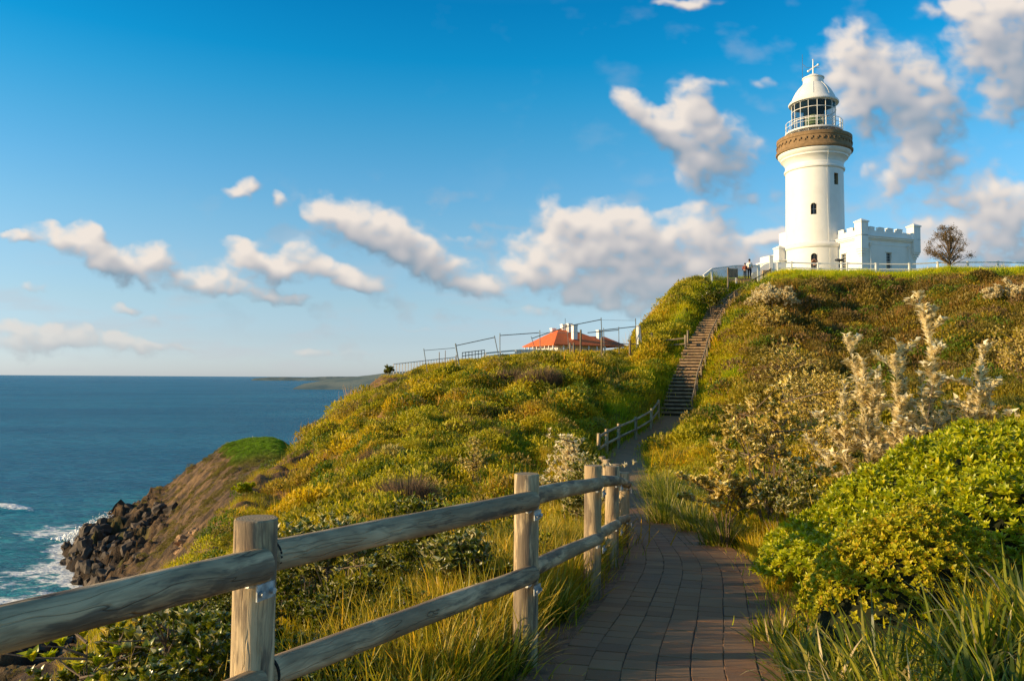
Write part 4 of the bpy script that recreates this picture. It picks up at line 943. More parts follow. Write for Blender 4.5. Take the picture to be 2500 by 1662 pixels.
for x in (.95, 5.75):
    m_ = MB(); m_.tube([(x, -.12, -.4), (x, -.12, 3.35)], .055, 8); m_.add([(x - .06, -.06, 3.3), (x + .06, -.06, 3.3), (x + .06, -.18, 3.3), (x - .06, -.18, 3.3), (x - .16, -.02, 3.62), (x + .16, -.02, 3.62), (x + .16, -.27, 3.62), (x - .16, -.27, 3.62)], [(0, 3, 2, 1), (4, 5, 6, 7), (0, 1, 5, 4), (1, 2, 6, 5), (2, 3, 7, 6), (3, 0, 4, 7)]); m_.build('downpipe', 'white_render', AX)
# taller porch block behind, its corner pier shows over the roof
m_ = MB(); m_.box((1.2, 8.8, 2.9), (2.2, 1.6, 3.2)); m_.build('rear_block', 'white_render', AX)
pier(AX, 2.95, 8.2, 5.2, 7.35, .42)
# left annex
AL = empty('lighthouse_annex', (mcor.x, 74.5, BZ - .15), math.atan2(.353, .935), 'narrow white annex with a capped corner pier on the left of the tower', 'building')
m_ = MB(); m_.box((-2.25, 8.6, .85), (1.55, 1.6, 1.75)); m_.build('wall', 'white_render', AL)
m_ = MB(); m_.box((-2.25, 8.6, 2.68), (1.75, 1.8, .07)); m_.box((-2.25, 8.6, 2.55), (1.65, 1.7, .055)); m_.build('cornice', 'white_render', AL)
m_ = MB(); m_.box((-2.2, 8.6, 3.05), (1.5, 1.5, .29)); m_.build('parapet', 'white_render', AL); pier(AL, -3.45, 7.35, 1.6, 3.85, .40)

# ------------------------------------------------------------------ white rail fence on the plateau
def white_fence(pts, label, h=.95, grp='white timber rail fences on the headland', rails=(.06, .52), dia=.14):
    root = empty('rail_fence', tuple(pts[0]), 0, label, 'fence', grp); o0 = Vector(pts[0])
    for p in pts:
        p = Vector(p) - o0; m_ = MB(); m_.box((p.x, p.y, p.z + h / 2 - .1), (dia / 2, dia / 2, h / 2 + .1)); m_.box((p.x, p.y, p.z + h + .02), (dia / 2 + .015, dia / 2 + .015, .02)); m_.build('post', 'white_paint', root, bevel=.012)
    for a, b in zip(pts[:-1], pts[1:]):
        for r_ in rails:
            a_ = Vector(a) - o0 + Vector((0, 0, h - r_)); b_ = Vector(b) - o0 + Vector((0, 0, h - r_)); d = (b_ - a_).normalized() * (dia / 2 + .002); m_ = MB(); m_.beam(a_ + d, b_ - d, .07, .105); m_.build('rail', 'white_paint', root)
    return root
fpx = [1899, 1932.5, 1997, 2068, 2138.6, 2220, 2289.5, 2363, 2437, 2512, 2588, 2665]
pts = []
for k, px in enumerate(fpx):
    Y = 70.2; a, b = ray(px, 660); x = a * Y; pts.append(Vector((x, Y, max(lz(x, Y), 9.38) - .02)))
white_fence(pts, 'long white two rail fence in front of the lighthouse along the top of the hill')
# lookout: white capped rail on posts, glass infill
LO = empty('lookout_barrier', tuple(at(1740, 675, 71)), 0, 'white topped lookout barrier with glass panels at the top of the steps', 'barrier'); o0 = Vector(LO.location)
lo = [at(1716, 680, 70.2), at(1738, 680, 70.6), at(1800, 678, 71.4), at(1852, 678, 72.2)]
lt = [at(1717.5, 673, 70.2), at(1738, 657, 70.6), at(1797, 649.5, 71.4), at(1852, 649.5, 72.2)]
for a, b in zip(lt[:-1], lt[1:]): MB().beam(a - o0, b - o0, .16, .16).build('top_rail', 'white_paint', LO)
for k, (a, b) in enumerate(zip(lo, lt)):
    if k: MB().beam(Vector((b.x, b.y, a.z - .5)) - o0, b - o0 + Vector((0, 0, .16 if k == 3 else -.08)), .14 if k < 3 else .22, .14 if k < 3 else .22, up=Vector((0, 1, 0))).build('post', 'white_paint', LO)
for k in range(3):
    a, b, c, d = lo[k], lo[k + 1], lt[k + 1], lt[k]; dz = Vector((0, 0, .14)); e = (b - a).normalized() * .1
    mesh_obj('glass_panel', [a - o0 + e - Vector((0, 0, .2)), b - o0 - e - Vector((0, 0, .2)), c - o0 - dz - e, d - o0 - dz + e], [(0, 1, 2, 3)], 'screen_glass', LO)
    MB().beam(d - o0 - dz + e, c - o0 - dz - e, .05, .03).build('clamp_rail', 'white_paint', LO)
BD = empty('information_board', tuple(at(1777, 700, 69.0)), 0, 'brown timber sign board beside the lookout at the top of the steps', 'sign'); o0 = Vector(BD.location)
a = at(1777, 703, 69.0); b = at(1777.5, 653, 69.0); log('post', a - o0 - Vector((0, 0, .3)), b - o0, .075, 'far_wood', BD, n=10)
a = at(1800, 679, 70.4); b = at(1799, 656, 70.4); log('post', a - o0 - Vector((0, 0, .3)), b - o0, .075, 'far_wood', BD, n=10)
MB().beam(at(1778, 666, 69.05) - o0, at(1799, 667, 70.35) - o0, .06, .78).build('board', 'grey_board', BD)
# curved white wall and post left of the tower
WL = empty('curved_wall', tuple(at(1885, 672, 73)), 0, 'low white wall with a curved end left of the tower base', 'wall')
cv = MB(); prf = [(-2.0, 0), (-1.8, .22), (-1.5, .35), (-1.25, .42), (-1.05, .72), (-.7, 1.0), (-.3, 1.14), (.2, 1.18), (1.3, 1.18), (1.3, 0)]
vsf = [(x, 0, z - (0 if z else .5)) for x, z in prf]; vsb = [(x, .3, z) for x, _, z in vsf]; k = len(prf)
cv.add(vsf + vsb, [tuple(range(k)), tuple(reversed(range(k, 2 * k)))] + [(i, k + i, k + (i + 1) % k, (i + 1) % k) for i in range(k)]); cv.build('wall', 'white_render', WL)
MB().box((-.05, .15, .75), (.17, .17, 1.0)).box((-.05, .15, 1.78), (.19, .19, .04)).build('post', 'white_paint', WL)
MB().box((-.6, -.25, .2), (.35, .12, .22)).build('block', 'stone_reveal', WL)
# platform at the head of the steps
a = at(1825, 683, 73.5); tag(MB().box((a.x + .6, a.y + .4, a.z - .25), (2.6, 1.2, .25)).build('landing', 'tread_gravel'), 'gravel landing with a timber edge at the head of the steps', kind='structure')

# ------------------------------------------------------------------ coin viewer
vb = at(2050, 668, 72.5); vz = 9.5
VW = empty('coin_telescope', (vb.x, vb.y, vz), .2, 'black pedestal binocular viewer behind the white fence', 'telescope')
MB().lathe([(.30, -.1), (.30, .04), (.12, .10), (.06, .30), (.05, 1.1), (.07, 1.14)], 16, cap=True).build('pedestal', 'black_paint', VW, True)
MB().box((0, 0, .42), (.34, .05, .035)).build('foot_step', 'black_paint', VW, bevel=.01)
MB().tube([(-.20, -.26, 1.42), (-.20, .3, 1.46)], [.075, .095], 10).tube([(.20, -.26, 1.42), (.20, .3, 1.46)], [.075, .095], 10).box((0, 0, 1.42), (.30, .16, .10)).tube([(0, 0, 1.1), (0, 0, 1.36)], .07, 8).build('binocular_head', 'black_paint', VW, bevel=.01)

# ------------------------------------------------------------------ people
def person(loc, rz, H, label, top, bottom, long_legs=True, bulky=1.0, arms='down', hairlong=False):
    root = empty('person', loc, rz, label, 'person'); s_ = H / 1.75
    def skin_mesh(name, verts, edges, rads, mat, parent):
        me = bpy.data.meshes.new(name); me.from_pydata([tuple(Vector(v) * s_) for v in verts], edges, []); me.materials.append(MATS[mat])
        o = bpy.data.objects.new(name, me); COL.objects.link(o); o.parent = parent
        sk = o.modifiers.new('skin', 'SKIN'); ss = o.modifiers.new('subsurf', 'SUBSURF'); ss.levels = ss.render_levels = 1; sk.use_smooth_shade = True
        lay = me.skin_vertices[0] if me.skin_vertices else None
        if lay is None:
            bmx = bmesh.new(); bmx.from_mesh(me); bmx.verts.layers.skin.verify(); bmx.to_mesh(me); bmx.free(); lay = me.skin_vertices[0]
        for i, r in enumerate(rads): lay.data[i].radius = (r[0] * s_, r[1] * s_) if isinstance(r, tuple) else (r * s_, r * s_)
        lay.data[0].use_root = True
        return o
    V = [(0, 0, .95), (0, 0, 1.12), (0, 0, 1.30), (0, 0, 1.42), (0, -.01, 1.50), (0, -.02, 1.60), (0, -.02, 1.70)]
    E = [(i, i + 1) for i in range(6)]; R_ = [(.15, .10), (.14, .095), (.155, .10), (.12, .08), .05, (.075, .092), (.06, .07)]
    def limb(start, pts, rads):
        pv = start
        for p, r in zip(pts, rads): V.append(p); R_.append(r); E.append((pv, len(V) - 1)); pv = len(V) - 1
        return pv
    hands = []
    for sg in (-1, 1):
        if arms == 'down': ap = [(.19 * sg, 0, 1.40), (.24 * sg, .02, 1.12), (.24 * sg, -.06, .88), (.24 * sg, -.09, .80)]
        elif arms == 'rail': ap = [(.19 * sg, 0, 1.40), (.25 * sg, .08, 1.14), (.20 * sg, .30, 1.05), (.18 * sg, .38, 1.05)]
        else: ap = [(.19 * sg, 0, 1.40), (.25 * sg, .12, 1.18), (.10 * sg, .26, 1.33), (.07 * sg, .30, 1.40)]
        e = limb(3, ap, [.06, .045, .032, .034]); hands.append((ap[-1], Vector(ap[-1]) - Vector(ap[-2])))
        d = (Vector(ap[-1]) - Vector(ap[-2])).normalized(); sd = d.cross(Vector((sg, 0, 0))).normalized()
        for q in range(4): limb(e, [tuple(Vector(ap[-1]) + d * .05 + sd * (q - 1.5) * .022), tuple(Vector(ap[-1]) + d * (.095 - .008 * abs(q - 1.3)) + sd * (q - 1.5) * .024)], [.010, .008])
        limb(e, [tuple(Vector(ap[-1]) + sd * .045 + d * .02)], [.010])
        st = .03 * sg
        limb(0, [(.09 * sg, 0, .88), (.10 * sg, .01 + st, .50), (.10 * sg, -.01 + st, .10), (.10 * sg, .10 + st, .035)], [(.085, .09), .058, .042, (.042, .03)])
    body = skin_mesh('body', V, E, R_, 'skin', root)
    skin_mesh('top', [(0, 0, 1.0), (0, 0, 1.15), (0, 0, 1.32), (0, 0, 1.43)] + [(.19 * g_, 0, 1.39) for g_ in (-1, 1)] + [(.245 * g_, .03, 1.14) for g_ in (-1, 1)] + ([(.205 * g_, .25, 1.07) for g_ in (-1, 1)] if arms == 'rail' else [(.12 * g_, .22, 1.28) for g_ in (-1, 1)] if arms == 'up' else [(.245 * g_, -.04, .95) for g_ in (-1, 1)]),
              [(0, 1), (1, 2), (2, 3), (3, 4), (3, 5), (4, 6), (5, 7), (6, 8), (7, 9)], [(.17 * bulky, .12 * bulky), (.16 * bulky, .115 * bulky), (.175 * bulky, .12 * bulky), (.12, .085), .075, .075, .058 * bulky, .058 * bulky, .045, .045], top, root)
    zb = .12 if long_legs else .52
    skin_mesh('trousers' if long_legs else 'shorts', [(0, 0, 1.0), (-.095, 0, .86), (.095, 0, .86), (-.10, -.02, .52), (.10, .04, .52), (-.10, -.04, zb), (.10, .03, zb)][:7 if long_legs else 5], ([(0, 1), (0, 2), (1, 3), (2, 4), (3, 5), (4, 6)])[:6 if long_legs else 4],
              [(.16, .115), (.10, .105), (.10, .105), .078, .078, .06, .06][:7 if long_legs else 5], bottom, root)
    hv = MB(); hv.lathe([(.0, 1.795), (.055, 1.785), (.092, 1.745), (.102, 1.69), (.098, 1.64), (.085, 1.60 if not hairlong else 1.42), (.05, 1.60 if not hairlong else 1.38)], 14)
    hv.v = [(x * s_ * .92, (y - .03 + .0) * s_, z * s_) for x, y, z in hv.v]
    if not hairlong: hv.f = [f for f in hv.f]
    hv.build('hair', 'hair', root, True)
    for sg in (-1, 1):
        sh = MB(); sh.box((.10 * sg * s_, .04 * s_ + .03 * sg * s_, .035), (.045 * s_, .13 * s_, .04)); sh.build('shoe', 'black_paint', root, bevel=.02)
    return root
p = at(1830, 678, 71.3); person((p.x, p.y, p.z - .12), -.35, 1.78, 'man in white shirt and dark trousers leaning on the lookout rail', 'cloth_white', 'cloth_dark', True, 1.15, 'rail')
p = at(1819, 678, 71.1); person((p.x, p.y, p.z - .12), -.1, 1.42, 'shorter person in a dark red top standing left of the man in white', 'cloth_red', 'cloth_dark', True, 1.1, 'rail')
p = at(1989, 668, 72.0); person((p.x, p.y, 9.48), 2.6, 1.72, 'person with bare legs and brown jacket standing in front of the tower', 'cloth_brown', 'cloth_grey', False, 1.35, 'up', True)

# ------------------------------------------------------------------ keepers cottage beyond the ridge
KC = at(1354.4, 840, 120.0); KO = empty('cottage', (KC.x, 120.0, 0), math.atan2(.41, .91), 'keepers cottage with orange red hipped roof, white walls and white chimneys beyond the ridge', 'house')
KX, KY, EV = 10.2, 10.5, 5.05
MB().box((KX / 2, KY / 2, (2.0 + EV) / 2), (KX / 2 - 1.1, KY / 2 - 1.1, (EV - 2.0) / 2)).build('wall', 'white_render', KO)
rf = MB(); o_ = .35; zt = 7.75
rf.add([(-o_, -o_, EV), (KX + o_, -o_, EV), (KX + o_, KY + o_, EV), (-o_, KY + o_, EV), (3.4, KY * .5, zt), (5.6, KY * .5, zt),
        (-o_, -o_, EV - .12), (KX + o_, -o_, EV - .12), (KX + o_, KY + o_, EV - .12), (-o_, KY + o_, EV - .12)], [(0, 1, 5, 4), (1, 2, 5), (2, 3, 4, 5), (3, 0, 4), (0, 6, 7, 1), (1, 7, 8, 2), (2, 8, 9, 3), (3, 9, 6, 0), (6, 9, 8, 7)])
roof = rf.build('roof', 'terracotta_roof', KO)
rf = MB(); rf.add([(7.0, 2, 6.3), (14.5, 2, EV), (14.5, 9, EV), (7, 9, EV), (7, 5.5, 6.75), (12.0, 5.5, 6.75), (7, 2, EV), (14.5, 2, EV - .1), (7, 2, EV - .1)], [(6, 1, 5, 4), (1, 2, 5), (2, 3, 4, 5)]); rf.build('roof', 'terracotta_roof', KO)
def c4(x, y, Y): return at(920 + x / 3.188, 730 + y / 3.188, Y)
inv = KO.matrix_basis.inverted() if False else (Matrix.Translation((KC.x, 120.0, 0)) @ Matrix.Rotation(math.atan2(.41, .91), 4, 'Z')).inverted()
for (x, y0, y1, Y) in ((1372, 227, 275, 127), (1453, 196, 250, 126.5), (1499, 190, 245, 126), (1538, 200, 285, 123), (1733, 240, 315, 126)):
    b_ = inv @ c4(x, y0, Y); c_ = inv @ c4(x, y1, Y); w_ = .36
    m_ = MB(); m_.box((b_.x, b_.y, (b_.z + c_.z) / 2 - .3), (w_, w_, (b_.z - c_.z) / 2 + .3)); m_.box((b_.x, b_.y, b_.z - .08), (w_ + .07, w_ + .07, .08)); m_.build('chimney', 'white_render', roof)
for k in range(8):
    x = -.1; y = .3 + k * (KY - .6) / 7; MB().box((x, y, (2.0 + EV) / 2 - .05), (.08, .08, (EV - 2.0) / 2 - .08)).build('verandah_post', 'white_paint', KO)
for k in range(1, 7): MB().box((k * KX / 7, -.1, (2.0 + EV) / 2 - .05), (.08, .08, (EV - 2.0) / 2 - .08)).build('verandah_post', 'white_paint', KO)
for k in range(3): MB().box((1.09, 2.6 + k * 2.6, 3.7), (.02, .5, .75)).build('window', 'dark_opening', KO)
for k in range(2): MB().box((3.2 + k * 3.5, 1.09, 3.7), (.5, .02, .75)).build('window', 'dark_opening', KO)
MB().tube([inv @ c4(1466, 150, 126), inv @ c4(1466, 215, 126)], .04, 5).build('aerial', 'steel_pipe', KO)
# white wall-like fence before the cottage
wf = empty('rail_fence', tuple(c4(845, 450, 98)), 0, 'solid looking white rail fence on a low stone wall left of the cottage', 'fence', 'white timber rail fences on the headland'); o0 = Vector(wf.location)
Q = [c4(845, 422, 98), c4(960, 410, 98.5), c4(1080, 400, 99), c4(1200, 396, 100), c4(1300, 399, 101), c4(1385, 402, 102)]
Qb = [c4(845, 452, 98), c4(960, 442, 98.5), c4(1080, 436, 99), c4(1200, 432, 100), c4(1300, 434, 101), c4(1385, 430, 102)]
for k in range(5):
    MB().beam(Q[k] - o0, Q[k + 1] - o0, .1, .20).build('rail', 'white_paint', wf); MB().beam(Qb[k] - o0 + Vector((0, 0, .12)), Qb[k + 1] - o0 + Vector((0, 0, .12)), .1, .16).build('rail', 'white_paint', wf)
    if k >= 2: MB().beam((Q[k] + Qb[k]) / 2 - o0, (Q[k + 1] + Qb[k + 1]) / 2 - o0, .05, .7).build('panel', 'white_paint', wf)
for a, b in zip(Q, Qb): MB().beam(b - o0 - Vector((0, 0, .8)), a - o0 + Vector((0, 0, .08)), .2, .2, up=Vector((0, 1, 0))).build('post', 'white_paint', wf)
MB().beam(Qb[0] - o0 - Vector((0, 0, .25)), Qb[-1] - o0 - Vector((0, 0, .25)), .5, .5).build('stone_wall', 'stone_reveal', wf)
def row_fence(a, b, n_, h, r, mat, label, rails=1):
    root = empty('rail_fence', tuple(a), 0, label, 'fence'); o0 = Vector(a)
    for k in range(n_ + 1):
        p = a.lerp(b, k / n_) - o0; MB().box((p.x, p.y, p.z + h / 2 - .3), (r, r, h / 2 + .3)).build('post', mat, root)
    for q in range(rails): MB().beam(Vector((0, 0, h * (1 - .45 * q) - .06)), b - o0 + Vector((0, 0, h * (1 - .45 * q) - .06)), .05, .09).build('rail', mat, root)
row_fence(c4(130, 545, 90), c4(612, 488, 96), 22, .62, .05, 'white_paint', 'distant pale post and rail fence along the left brow of the ridge')
row_fence(c4(665, 470, 93), c4(838, 447, 97), 7, .85, .04, 'steel_pipe', 'dark grey metal fence on the brow left of the white rail fence', 2)

# ------------------------------------------------------------------ leaning temporary fence frames and stumps
def frame_panel(lines, Y, label, name='fence_frame'):
    root = empty(name, tuple(c4(lines[0][0], lines[0][1], Y)), 0, label, 'fence frame', 'leaning steel fence frames on the ridge'); o0 = Vector(root.location)
    for (x0, y0, x1, y1, r_, nm) in lines:
        a = c4(x0, y0, Y) - o0; b = c4(x1, y1, Y + .15) - o0
        if nm == 'post': b = b + (b - a) * .12
        MB().tube([a, b], r_, 6).build(nm, 'steel_pipe' if nm != 'wire' else 'galvanised', root)
frame_panel([(365, 385, 392, 560, .03, 'post'), (365, 400, 608, 380, .022, 'rail')], 60.5, 'leftmost steel fence frame, thin and leaning, on the ridge')
frame_panel([(612, 345, 648, 555, .055, 'post'), (915, 285, 955, 480, .035, 'post'), (617, 362, 915, 298, .035, 'rail')], 60.0, 'steel fence frame with a thick leaning left post and a rail rising right')
frame_panel([(958, 265, 958, 490, .035, 'post'), (1268, 242, 1272, 455, .035, 'post'), (960, 283, 1262, 262, .035, 'rail')], 60.0, 'steel fence frame standing just left of the orange roof')
frame_panel([(1200, 290, 1250, 440, .025, 'post'), (1480, 200, 1492, 365, .025, 'post'), (1745, 145, 1755, 385, .035, 'post'), (1208, 305, 1500, 208, .035, 'rail'), (1500, 208, 1742, 160, .035, 'rail')], 59.0, 'steel fence frame with a long rail rising across the orange roof')
frame_panel([(2013, 150, 2022, 388, .035, 'post'), (1748, 163, 2013, 167, .012, 'wire'), (1640, 262, 1885, 240, .035, 'rail'), (1883, 215, 1885, 402, .025, 'post'), (1268, 262, 1600, 258, .012, 'wire')], 58.5, 'steel fence frame with a thin wire across its top right of the roof')
frame_panel([(1765, 225, 1770, 402, .03, 'post'), (2048, 205, 2066, 408, .055, 'post'), (1770, 240, 2046, 210, .035, 'rail'), (1830, 345, 2015, 350, .03, 'rail'), (2020, 350, 2066, 405, .04, 'rail')], 57.8, 'rightmost steel fence frame with a kicked out foot beside the hill')
stl = ['short timber stump at the left of a pair beside the mound', 'short timber stump at the right of a pair beside the mound', 'tall square timber post standing in front of the cottage roof', 'thick timber post under the right chimney', 'timber stump among grass right of the cottage', 'slim pale marker stake standing alone on the left part of the ridge', 'slim faint marker stake beside the leftmost frame', 'thin timber stake leaning on the thick frame post']
for (x, y0, y1, r_, Y), lab in zip([(1506, 340, 432, .07, 58.5), (1533, 340, 432, .07, 58.7), (1587, 238, 445, .07, 58), (1750, 300, 385, .07, 57.6), (1970, 318, 398, .08, 57), (486, 412, 545, .03, 61), (533, 400, 520, .025, 63), (617, 435, 568, .035, 59.6)], stl):
    a = c4(x, y1, Y); b = c4(x, y0, Y); tag(log('timber_post', (a.x, a.y, min(a.z, lz(a.x, a.y)) - .2), b, r_, 'far_wood', None, n=8), lab, 'post', 'timber posts on the ridge')
a = c4(2038, 265, 60); b = c4(2036, 205, 60); tag(log('timber_post', (a.x, a.y, min(a.z, lz(a.x, a.y)) - .2), b, .16, 'white_paint', None, n=8), 'thick white painted post at the right end of the steel frames', 'post', 'timber posts on the ridge')
# pole on the green knoll
a = at(617, 1078, 415); tag(MB().tube([(a.x, a.y, a.z - 4), (a.x, a.y, a.z + 3.0)], .16, 6).build('marker_pole', 'sash_paint'), 'thin pale pole standing on the green knoll above the sea', 'pole')
for px, py, Y, lab in ((2392, 775, 52, 'pale weathered stake poking out of scrub on the right slope'), (2374, 925, 36, 'pale weathered stake behind the silvery shrubs')):
    p = at(px, py, Y); z = lz(p.x, p.y); tag(log('marker_stake', (p.x, p.y, z - .1), (p.x, p.y, z + .8), .07, 'far_wood', None, n=8), lab, 'stake')
ORD = ['first', 'second', 'third', 'fourth', 'fifth', 'sixth', 'seventh', 'eighth', 'ninth', 'tenth', 'eleventh', 'twelfth', 'thirteenth', 'fourteenth', 'fifteenth', 'sixteenth', 'seventeenth', 'eighteenth', 'nineteenth', 'twentieth', 'twenty-first', 'twenty-second', 'twenty-third', 'twenty-fourth', 'twenty-fifth', 'twenty-sixth', 'twenty-seventh', 'twenty-eighth', 'twenty-ninth', 'thirtieth']
# ------------------------------------------------------------------ plants: materials
def leaf_mat(name, stops, rough=.55, trans=.35, spec=.35, tint=False, under=None, tcol=(1.0, 1.05, .45)):
    mt, t, bs, out = material(name)
    isl = t.node('ShaderNodeNewGeometry'); r_ = isl.outputs['Random Per Island']
    c = t.ramp(t.math('FRACT', t.math('ADD', r_, t.node('ShaderNodeObjectInfo').outputs['Random'])), stops)
    if tint:
        a = t.node('ShaderNodeAttribute', attribute_type='INSTANCER', attribute_name='tint').outputs['Color']
        c = t.mix(1.0, c, a, 'MULTIPLY')
    if under: c = t.mix(isl.outputs['Backfacing'], c, under)
    t.put(bs.inputs['Base Color'], c); t.put(bs.inputs['Roughness'], rough); t.put(bs.inputs['Specular IOR Level'], spec)
    tl = t.node('ShaderNodeBsdfTranslucent'); t.put(tl.inputs[0], t.mix(1.0, c, tcol, 'MULTIPLY')); mx = t.node('ShaderNodeMixShader'); t.put(mx.inputs[0], trans)
    t.l.new(bs.outputs[0], mx.inputs[1]); t.l.new(tl.outputs[0], mx.inputs[2]); t.l.new(mx.outputs[0], out.inputs[0]); return mt
leaf_mat('heath_leaf', [(0, (.7, .75, .65)), (.4, (1.0, 1.0, 1.0)), (.75, (1.2, 1.15, 1.05)), (1, (.85, .9, .75))], tint=True, trans=.42)
leaf_mat('grass_blade', [(0, (.6, .7, .6)), (.35, (1.0, 1.0, 1.0)), (.8, (1.4, 1.25, 1.1)), (1, (2.1, 1.5, 1.6))], tint=True, trans=.45, rough=.45)
leaf_mat('tussock_blade', [(0, (.05, .08, .006)), (.38, (.15, .19, .010)), (.68, (.36, .35, .02)), (.88, (.62, .50, .10)), (1, (.78, .58, .34))], trans=.45, rough=.4, spec=.5)
leaf_mat('bright_leaf', [(0, (.24, .29, .008)), (.5, (.44, .46, .010)), (.85, (.60, .56, .012)), (1, (.58, .44, .02))], trans=.42, rough=.38, spec=.5)
leaf_mat('yellow_leaf', [(0, (.30, .30, .010)), (.5, (.50, .46, .012)), (.85, (.60, .48, .02)), (1, (.52, .26, .02))], trans=.4, rough=.45)
leaf_mat('silver_leaf', [(0, (.30, .25, .07)), (.15, (.72, .60, .30)), (.55, (.92, .80, .52)), (1, (.94, .87, .66))], trans=.40, rough=.5, tcol=(1, .96, .72))
leaf_mat('bronze_leaf', [(0, (.14, .12, .014)), (.22, (.50, .37, .05)), (.6, (.80, .60, .16)), (1, (.90, .76, .42))], trans=.28, rough=.5)
leaf_mat('coast_leaf', [(0, (.06, .085, .006)), (.45, (.17, .20, .010)), (.74, (.38, .34, .014)), (.88, (.16, .15, .03)), (.95, (.42, .37, .22)), (1, (.62, .56, .42))], trans=.25, rough=.32, spec=.6)
leaf_mat('pale_coast_leaf', [(0, (.07, .09, .008)), (.4, (.22, .23, .03)), (.66, (.42, .37, .08)), (.8, (.66, .57, .30)), (1, (.80, .70, .48))], trans=.35, rough=.4, spec=.5)
leaf_mat('tree_leaf', [(0, (.08, .05, .014)), (.5, (.17, .095, .026)), (.85, (.18, .13, .03)), (1, (.30, .17, .05))], trans=.3)
simple('bark', (.15, .105, .07), .9, .3, 12, bump=.5, bscale=60); simple('red_stem', (.24, .10, .035), .7, .3, 12)
simple('inner_shade', (.012, .016, .004), 1.0, .5, 6)
simple('dry_twig', (.20, .125, .070), .9, .3, 5)
simple('orange_rock', (.34, .20, .10), .9, .35, 2.2, bump=1.0, bscale=7, dirt=((.13, .09, .05), .7))
simple('dark_rock', (.085, .062, .045), .85, .6, .14, bump=1.0, bscale=.5, dirt=((.17, .115, .07), .6))
simple('spray_foam', (.85, .87, .88), .9, .02)

# ------------------------------------------------------------------ plant geometry (numpy)
def unit(v): return v / np.maximum(np.linalg.norm(v, axis=-1, keepdims=True), 1e-9)
def leaves_mesh(P, D, N, L, W, fold=.25, bend=.12):
    """pointed leaves: root P, direction D, face normal N (n,3), length L, width W (n,) -> verts, quads/tris"""
    n = len(P); D = unit(D); S = unit(np.cross(D, N)); N = unit(np.cross(S, D)); L = L[:, None]; W = W[:, None]
    a = P; m1 = P + D * L * .5 + N * L * bend; tip = P + D * L
    l = m1 - D * L * .02 + S * W * .5 - N * W * -fold; r = m1 - D * L * .02 - S * W * .5 + N * W * fold
    V = np.stack([a, l, m1, r, tip], 1).reshape(-1, 3); b = np.arange(n)[:, None] * 5
    F = np.concatenate([b + [0, 1, 2], b + [0, 2, 3], b + [1, 4, 2], b + [2, 4, 3]], 0); return V, F
def blades_mesh(P, az, L, W, lean, droop, segs=4, r=None):
    """grass blades as tapering curved strips"""
    n = len(P); t = np.linspace(0, 1, segs + 1)[None, :]; L = L[:, None]; lean = lean[:, None]; droop = droop[:, None]
    ang = lean + droop * t ** 1.5
    ds = L / segs; h = np.cumsum(np.concatenate([np.zeros((n, 1)), np.sin(ang[:, :-1]) * ds], 1), 1); z = np.cumsum(np.concatenate([np.zeros((n, 1)), np.cos(ang[:, :-1]) * ds], 1), 1)
    cx, sy = np.cos(az)[:, None], np.sin(az)[:, None]
    C = np.stack([P[:, 0:1] + h * cx, P[:, 1:2] + h * sy, P[:, 2:3] + z], 2)
    wd = W[:, None] * (1 - t ** 2.2) * .5 + .0004; tw = rng.uniform(-.8, .8, (n, 1)); sx_ = -np.sin(az[:, None] + tw); sy_ = np.cos(az[:, None] + tw)
    S = np.stack([sx_ * wd, sy_ * wd, 0 * wd + 0 * h], 2)
    V = np.stack([C - S, C + S], 2).reshape(-1, 3)
    b = (np.arange(n)[:, None] * (segs + 1) + np.arange(segs)[None, :]).ravel()[:, None] * 2
    F = np.concatenate([b + [0, 1, 3], b + [0, 3, 2]], 0); return V, F
def ring_dirs(n, el0, el1):
    az = rng.uniform(0, 2 * PI, n); el = rng.uniform(el0, el1, n); return np.column_stack([np.cos(az) * np.cos(el), np.sin(az) * np.cos(el), np.sin(el)])
def template(name, V, F, mat):
    return mesh_obj(name, V, F, mat, link=False)
def t_heath(n=120, r=.38, h=.34, ll=(.07, .13)):
    az = rng.uniform(0, 2 * PI, n); el = np.arcsin(rng.uniform(.05, 1, n)); q = rng.uniform(.55, 1, n) ** .5
    d = np.column_stack([np.cos(az) * np.cos(el), np.sin(az) * np.cos(el), np.sin(el)]); P = d * q[:, None] * [r, r, h]
    D = unit(d * .8 + rng.normal(0, .55, (n, 3)) + [0, 0, .45]); N = unit(d + rng.normal(0, .5, (n, 3)))
    return leaves_mesh(P, D, N, rng.uniform(*ll, n), rng.uniform(.028, .05, n))
def t_grass(n=46, r=.10, L=(.22, .48), W=(.006, .011), segs=4, lean=.5, droop=1.3):
    P = np.column_stack([rng.normal(0, r, n), rng.normal(0, r, n), np.full(n, -.03)]); az = np.arctan2(P[:, 1], P[:, 0]) + rng.normal(0, .9, n)
    return blades_mesh(P, az, rng.uniform(*L, n), rng.uniform(*W, n), rng.uniform(.02, lean, n), rng.uniform(.2, droop, n), segs)
def t_twig(n=60, r=.38):
    P = np.column_stack([rng.normal(0, r * .5, n), rng.normal(0, r * .5, n), np.full(n, -.05)]); az = rng.uniform(0, 2 * PI, n)
    return blades_mesh(P, az, rng.uniform(.25, .55, n), rng.uniform(.008, .014, n), rng.uniform(0, .9, n), rng.uniform(-.4, .9, n), 3)
TPL = {'heath': [template('heath_sprig', *t_heath(), 'heath_leaf') for _ in range(4)],
       'grass': [template('grass_tuft', *t_grass(), 'grass_blade') for _ in range(4)],
       'turf': [template('turf_tuft', *t_grass(40, .16, (.07, .20), (.007, .012), 2, .9, .8), 'grass_blade') for _ in range(3)],
       'twig': [template('twig_tuft', *t_twig(), 'grass_blade') for _ in range(3)],
       'broad': [template('leafy_sprig', *t_heath(210, .42, .40, (.06, .10)), 'heath_leaf') for _ in range(3)]}
